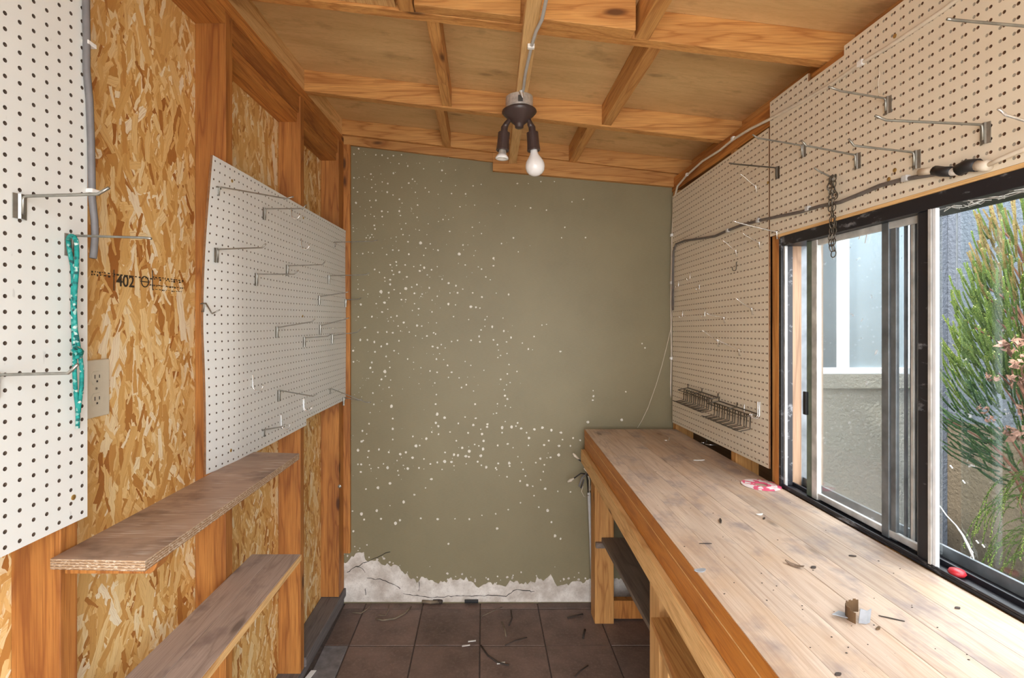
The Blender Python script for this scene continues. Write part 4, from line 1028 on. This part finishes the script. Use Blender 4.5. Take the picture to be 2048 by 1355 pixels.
fbox(-.06, .0, BZ - 1.4, BZ - .06).build('edge_board', M['orange_y'], wbn)
fbox(-.02, 1.5, BZ - 4.0, BZ - 1.42).build('edge_board', M['orange_y'], wbn, bevel=.05)
fbox(-.09, .02, BZ - 1.50, BZ - 1.41).build('seam_strip', M['pale_y'], wbn)
fbox(-.75, .0, BZ - 6.6, BZ - 4.02).build('apron', M['pale_y'], wbn, bevel=.06)
fbox(0.0, .8, BZ - 6.4, BZ - 4.02).build('rail', M['fir_y'], wbn)
lg = lambda x0, x1, d0, d1, z0=FLOOR, z1=BZ - 4.02, m_='fir_z': MB().box(x0, x1, d0, d1, z0, z1).build('leg', M[m_], wbn, bevel=.1)
lg(21.45, 25.1, 97.6, 101.1)
lg(34.5, 38, 97.6, 101.1)
lg(20.75, 23.3, 60.0, 63.4, m_='pale_z')
lg(34.5, 38, 60, 63.4); lg(34.5, 38, 18, 21.4); lg(18.6, 22, 18, 21.4)
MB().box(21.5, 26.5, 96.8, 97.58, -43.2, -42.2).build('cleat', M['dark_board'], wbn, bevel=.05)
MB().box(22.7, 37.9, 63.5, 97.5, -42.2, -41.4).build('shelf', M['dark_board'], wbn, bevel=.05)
MB().box(25.2, 34.4, 98.6, 100.1, FLOOR + .4, FLOOR + 3.9).build('stretcher', M['stud_z'], wbn, bevel=.05)
MB().box(24, 38, 98.2, 98.9, BZ - 6, BZ - 1.42).build('rail', M['fir_y'], wbn)
# low box under the near part of the bench
bxo = thing('storage_box', (27, 48, FLOOR), 'low pine shelf box standing under the near end of the bench', 'box')
MB().prism([(19.2, 58.2), (18.2, 47.5), (16.6, 30), (36, 30), (36, 58.2)], lambda a, b, w_: (a, b, w_), -34.6, -33.8).build('top_board', M['fir_y'], bxo, bevel=.05)
MB().hexa(lambda u, t_, w_: (19.9 - 2.5 * t_ + u, 57.4 - 27 * t_, w_), 0, .8, 0, 1, -37.2, -34.62).build('face_rail', M['pale_y'], bxo, bevel=.04)
MB().box(20.2, 21.6, 55.6, 57.4, FLOOR, -37.2).build('post', M['pale_z'], bxo, bevel=.05)
MB().hexa(lambda u, t_, w_: (20.6 - 2.5 * t_ + u, 55.6 - 25 * t_, w_), 0, .6, 0, 1, FLOOR, -37.2).build('side_panel', M['pale_z'], bxo)
MB().box(34, 35.5, 31, 57.4, FLOOR, -34.62).build('side_panel', M['fir_z'], bxo)
# wiring and conduit beside the far leg
cd_ = thing('conduit', (21, 101.8, FLOOR), 'grey conduit pipe with loose wires beside the far bench leg', 'pipe')
P = [onD(px, py, 103.3) for px, py in ((1178, 986), (1180, 1040), (1183, 1120), (1187, 1204))]
MB().tube([onD(1177, 984, 103.3)] + P, [.36, .36, .3, .3, .3], 10).build('pipe', M['cable_pale'], cd_, smooth=True)
def wire(pts, r, m_, nm='wire'): MB().tube([onD(px, py, dd) for px, py, dd in pts], r, 7).build(nm, M[m_], cd_, smooth=True)
wire(((1177, 985, 103.2), (1174, 955, 102.8), (1172, 940, 102.4), (1166, 925, 102), (1156, 917, 102)), .13, 'black')
wire(((1178, 985, 103.2), (1179, 960, 102.6), (1175, 945, 102.2), (1168, 936, 102)), .1, 'cable_white')
wire(((1158, 918, 102), (1150, 911, 102), (1146, 906, 102)), [.12, .3, .15], 'cable_white', 'wire_cap')
wire(((1176, 948, 102.4), (1162, 946, 102), (1148, 956, 102)), .13, 'black')
wire(((1148, 956, 102), (1141, 960, 102), (1135, 963, 102)), [.14, .32, .14], 'cable_white', 'wire_cap')
wire(((1174, 945, 102.3), (1164, 955, 101.9), (1158, 972, 101.9), (1162, 976, 101.9), (1168, 958, 102)), .15, 'cable_grey')
wire(((1178, 990, 103), (1168, 992, 102.4), (1163, 982, 102.2), (1166, 972, 102.2)), .06, 'cable_white')
wire(((1180, 980, 103), (1184, 965, 102.6), (1180, 945, 102.4), (1176, 935, 102)), .1, 'cable_white')
MB().lathe([(.5, 0), (.55, .5), (.45, 1.0)], onD(1178, 950, 102.4), (0, 0, 1), 10).build('connector', M['black'], cd_)

# ================================================================== SMALL THINGS ON THE BENCH
X, d, z = onZ(1531, 970, BZ)
dk = thing('disc', (X, d, BZ), 'pink and white printed ring disc lying on the bench by the window post', 'disc')
mb = MB(); n = 40; Rr, ri = 2.35, .78
for w_ in (0.03, .12):
    for rr in (ri, Rr):
        for k in range(n): mb.v.append(V(X - .6 + rr * math.cos(k * 2 * math.pi / n), d + rr * math.sin(k * 2 * math.pi / n), BZ + w_))
for k in range(n):
    j = (k + 1) % n
    mb.face([k, j, n + j, n + k]); mb.face([2 * n + k, 3 * n + k, 3 * n + j, 2 * n + j]); mb.face([n + k, n + j, 3 * n + j, 3 * n + k]); mb.face([k, 2 * n + k, 2 * n + j, j])
mb.build('ring', M['pink'], dk)
mb = MB()
for k in range(8): mb.hexa(lambda a, b, w_: (X - .6 + b * math.cos(a), d + b * math.sin(a), BZ + w_), k * .785 + .1, k * .785 + .45, 1.2, 1.9, .121, .126)
mb.build('print_marks', M['white_plastic'], dk)
# curled scrap of tape
X, d, z = onZ(1702, 1236, BZ)
sc = thing('tape_scrap', (X, d, BZ), 'torn curled scrap of grey tape and brown card in the middle of the bench', 'scrap')
mb = MB(); prof = []
for k in range(15):
    a = -0.6 + k * 2.6 / 14; prof.append((X + 1.0 - .95 * math.cos(a) * 1.1 - .35, d - .3 + 1.25 * math.sin(a) * .6 + k * .03))
for (a0, b0), (a1, b1) in zip(prof[:-1], prof[1:]):
    h0 = R.uniform(.75, 1.0)
    mb.hexa(lambda u, v, w_: (a0 + (a1 - a0) * u + v, b0 + (b1 - b0) * u, BZ + w_), 0, 1, 0, .04, .02, h0)
mb.build('curl', M['card'], sc)
mb = MB()
q = [(X + .1, d - .62), (X + .55, d - .72), (X + .95, d - .55), (X + 1.2, d - .2)]
for (a0, b0), (a1, b1), h0, h1 in zip(q[:-1], q[1:], (1.05, .95, 1.0), (.95, 1.0, .8)):
    b = len(mb.v)
    mb.prism([(0, .02), (1, .02), (1, h1), (0, h0)], lambda u, hh, w_: (a0 + (a1 - a0) * u + .12 * hh, b0 + (b1 - b0) * u + w_, BZ + hh), 0, .05)
mb.build('tape_face', M['tape'], sc)
MB().prism([(X - 1.3, d + .1), (X - .2, d - .3), (X + .2, d + .2), (X - .4, d + .7)], lambda a, b, w_: (a, b, BZ + w_ + (X - a + .5) * .10), .05, .09).build('card_flap', M['tape'], sc)

def flat_bit(px, py, lab, cat, m_, a, b, ang, name, curl=.0, th=.06):
    X, d, z = onZ(px, py, BZ); mb = MB(); n = 4
    ca, sa = math.cos(ang), math.sin(ang); P = []
    for k in range(n):
        u0, u1 = -a + 2 * a * k / n, -a + 2 * a * (k + 1) / n
        w0 = b * (1 - abs(u0 / a) ** 2 * .7); w1 = b * (1 - abs(u1 / a) ** 2 * .7)
        f = lambda u, v, t_: (X + (u0 + (u1 - u0) * u) * ca - (v * (w0 + (w1 - w0) * u)) * sa, d + (u0 + (u1 - u0) * u) * sa + (v * (w0 + (w1 - w0) * u)) * ca, BZ + .01 + t_ + curl * ((u0 + (u1 - u0) * u) / a) ** 2)
        mb.hexa(f, 0, 1, -1, 1, 0, th)
    return tag(mb.build(name, M[m_]), lab, cat)
flat_bit(1589, 1131, 'small curled dry leaf on the bench beyond the tape scrap', 'leaf', 'leaf_dry', .75, .28, -.9, 'dry_leaf', .22)
flat_bit(1400, 1141, 'grey flake stuck at the front edge of the bench', 'flake', 'tape', .55, .3, .3, 'flake', .06)
flat_bit(1441, 1042, 'short brown wood splinter on the bench, nearest the back of the bench', 'splinter', 'nail', .6, .12, 1.2, 'splinter', 0, .14)
flat_bit(1411, 1087, 'thin dark splinter lying across the bench, left of the knot', 'splinter', 'darktwig', .6, .05, .0, 'splinter')
flat_bit(1783, 1237, 'thin dark splinter on the bench right of the tape scrap', 'splinter', 'darktwig', .75, .05, -.5, 'splinter')
flat_bit(1519, 1029, 'small white flake on the bench below the pink disc', 'flake', 'white_plastic', .4, .2, .2, 'flake', .08)
flat_bit(1528, 1037, 'small brown crumb beside the white flake on the bench', 'crumb', 'nail', .3, .1, .8, 'crumb', 0, .1)
flat_bit(1756, 1257, 'pale chip near the tape scrap, on its right', 'flake', 'card', .25, .1, .5, 'flake', .04)
flat_bit(1398, 920, 'white flake on the shaded far part of the bench', 'flake', 'white_plastic', .9, .3, .1, 'flake', .03)
flat_bit(1676, 1349, 'dark crumb at the bottom edge of the photo on the bench', 'crumb', 'darktwig', .22, .1, .2, 'crumb', 0, .1)
flat_bit(1627, 1135, 'dark crumb right of the curled dry leaf on the bench', 'crumb', 'darktwig', .28, .16, .4, 'crumb', 0, .1)
flat_bit(1705, 1112, 'dark crumb near the window track on the bench', 'crumb', 'darktwig', .3, .12, -.2, 'crumb', 0, .08)
flat_bit(1915, 1216, 'dark crumb right of all others on the bench', 'crumb', 'darktwig', .2, .12, .1, 'crumb', 0, .08)
for px, py, lab in ((1408, 885, 'small bright wire hook lying on the bench below the far pegboard'), (1424, 888, 'bright curved wire piece lying beside the small hook on the bench'), (1333, 880, 'tiny bright metal screw eye lying alone at the far end of the bench')):
    X, d, z = onZ(px, py, BZ); s_ = 1.2 if px == 1424 else .5
    P = [(X + s_ * math.cos(a), d + s_ * .7 * math.sin(a), BZ + .08) for a in [math.pi + i * math.pi / 8 for i in range(9)]]
    tag(MB().tube(P + [(P[-1][0], P[-1][1], BZ + .5)], .07, 6).build('loose_hook', M['bright'], smooth=True), lab, 'hook')
mb = MB()
for k in range(80):
    px, py = R.uniform(1250, 1950), R.uniform(880, 1350); X, d, z = onZ(px, py, BZ)
    if not (fx(d) + .4 < X < 38.2): continue
    r = R.uniform(.015, .04); mb.hexa(lambda a, b, w_: (X + a * r * 1.6, d + b * r, BZ + w_), -1, 1, -1, 1, .0, .03)
cr_ = mb.build('crumbs', M['darktwig']); tag(cr_, 'scattered dark dust crumbs on the bench top', 'crumbs', kind='stuff')
X, d, z = onX(1914, 1160, 39.5)
tag(MB().lathe([(.05, 0), (.5, .1), (.62, .3), (.5, .55), (.1, .62)], (39.5, d, WBZ + .26), n=16).build('red_cap', M['red'], smooth=True), 'red plastic cap lying in the window track', 'cap')

# ================================================================== ON THE FLOOR
def stick(pts, r, m_, lab, name='twig', lift=.12):
    P = [onZ(px, py, FLOOR + lift) for px, py in pts]
    return tag(MB().tube([(min(max(x, -28), 40), min(d, DW - .25), z + (k % 2) * .05) for k, (x, d, z) in enumerate(P)], r, 6).build(name, M[m_], smooth=True), lab, 'twig')
stick([(752, 1236), (765, 1240), (790, 1236), (810, 1226), (822, 1212)], .14, 'twig', 'pale curved dry stem on the floor tiles near the back wall')
stick([(705, 1224), (722, 1226), (736, 1216), (742, 1208)], .10, 'twig', 'short pale curved stem on the floor at the left back corner')
stick([(755, 1229), (770, 1231), (777, 1220), (778, 1210)], .08, 'twig', 'thin pale stem hooked above the larger curved stem')
stick([(962, 1290), (975, 1310), (995, 1324), (1018, 1330)], .14, 'darktwig', 'dark curved twig lying across a tile joint in the floor centre')
stick([(1004, 1243), (1010, 1258), (1012, 1272)], .13, 'twig', 'short straight brown stick on the floor, right of centre')
stick([(1018, 1250), (1024, 1235), (1022, 1220)], .12, 'darktwig', 'dark short stick behind the brown stick on the floor')
stick([(1135, 1235), (1150, 1231), (1166, 1227)], .14, 'darktwig', 'dark stick near the bench leg on the floor')
stick([(1166, 1275), (1168, 1265), (1170, 1258)], .18, 'darktwig', 'short thick dark stick before the bench leg')
stick([(1010, 1290), (1032, 1280), (1054, 1274)], .08, 'darktwig', 'thin dark twig lying along the tile row on the right')
stick([(1150, 1352), (1162, 1340), (1176, 1330)], .1, 'darktwig', 'thin dark twig at the bottom edge of the floor, right side')
stick([(965, 1231), (985, 1222), (1004, 1213)], .06, 'twig', 'thin pale straw pointing to the back wall')
stick([(845, 1199), (862, 1204), (880, 1200)], .32, 'twig', 'pale thick dried stalk at the foot of the back wall', lift=.4)
stick([(868, 1192), (880, 1195), (884, 1203)], .38, 'darktwig', 'black clump against the foot of the back wall', 'clump', .4)
tag(MB().box(*(lambda q: (q[0] - 1.4, q[0] + 1.4, 104.2, 104.8, FLOOR + .3, FLOOR + .8))(onZ(943, 1205, FLOOR))).build('black_strip', M['black'], bevel=.05), 'small black strip at the foot of the back wall', 'strip')
for k, (px, py, lab) in enumerate(((932, 1290, 'white paint fleck at the floor tile crossing, lower of two'), (944, 1281, 'white paint fleck at the floor tile crossing, upper of two'), (1002, 1325, 'white fleck beside the dark curved twig'))):
    X, d, z = onZ(px, py, FLOOR + .1); tag(MB().hexa(lambda a, b, w_: (X + a, d + b + a * .2, FLOOR + .06 + w_), -.7, .7, -.15, .15, 0, .08).build('paint_fleck', M['white_plastic']), lab, 'fleck')
X, d, z = onZ(620, 1350, FLOOR + .1)
tag(MB().hexa(lambda a, b, w_: (X + a + b * .3, d + b, FLOOR + .1 + w_ + .1 * b), -.45, .45, -1.2, 1.0, 0, .1).build('paper_scrap', M['white_plastic'], bevel=.03), 'white paper strip on the floor beside the last left stud', 'paper')

# ------------------------------------------------------------------ groups of repeats
for o in [x for x in scene.objects if x.parent is None and 'category' in x]:
    c, l, p = o['category'], o['label'], o.location
    if c == 'hook':
        if 'loose' in o.name: g = 'metal bits lying on the bench'
        elif 'warped' in l or 'level hooks' in l or 'lower right corner' in l: g = 'hooks on the warped white pegboard'
        elif p.x < 0: g = 'hooks on the tall white pegboard'
        elif p.y > 68.6 * S: g = 'hooks on the far beige pegboard'
        else: g = 'hooks on the beige board above the window'
    else:
        g = {'pegboard': 'pegboards on the shed walls', 'shelf': 'shelves on the left wall', 'twig': 'dry twigs and stems on the floor', 'crumb': 'single crumbs on the bench',
             'flake': 'flakes and chips on the bench', 'splinter': 'splinters on the bench', 'fleck': 'paint flecks on the floor', 'string': 'loose strings',
             'plant': 'plants outside the window', 'cable': 'electric cables'}.get(c)
    if g: o['group'] = g
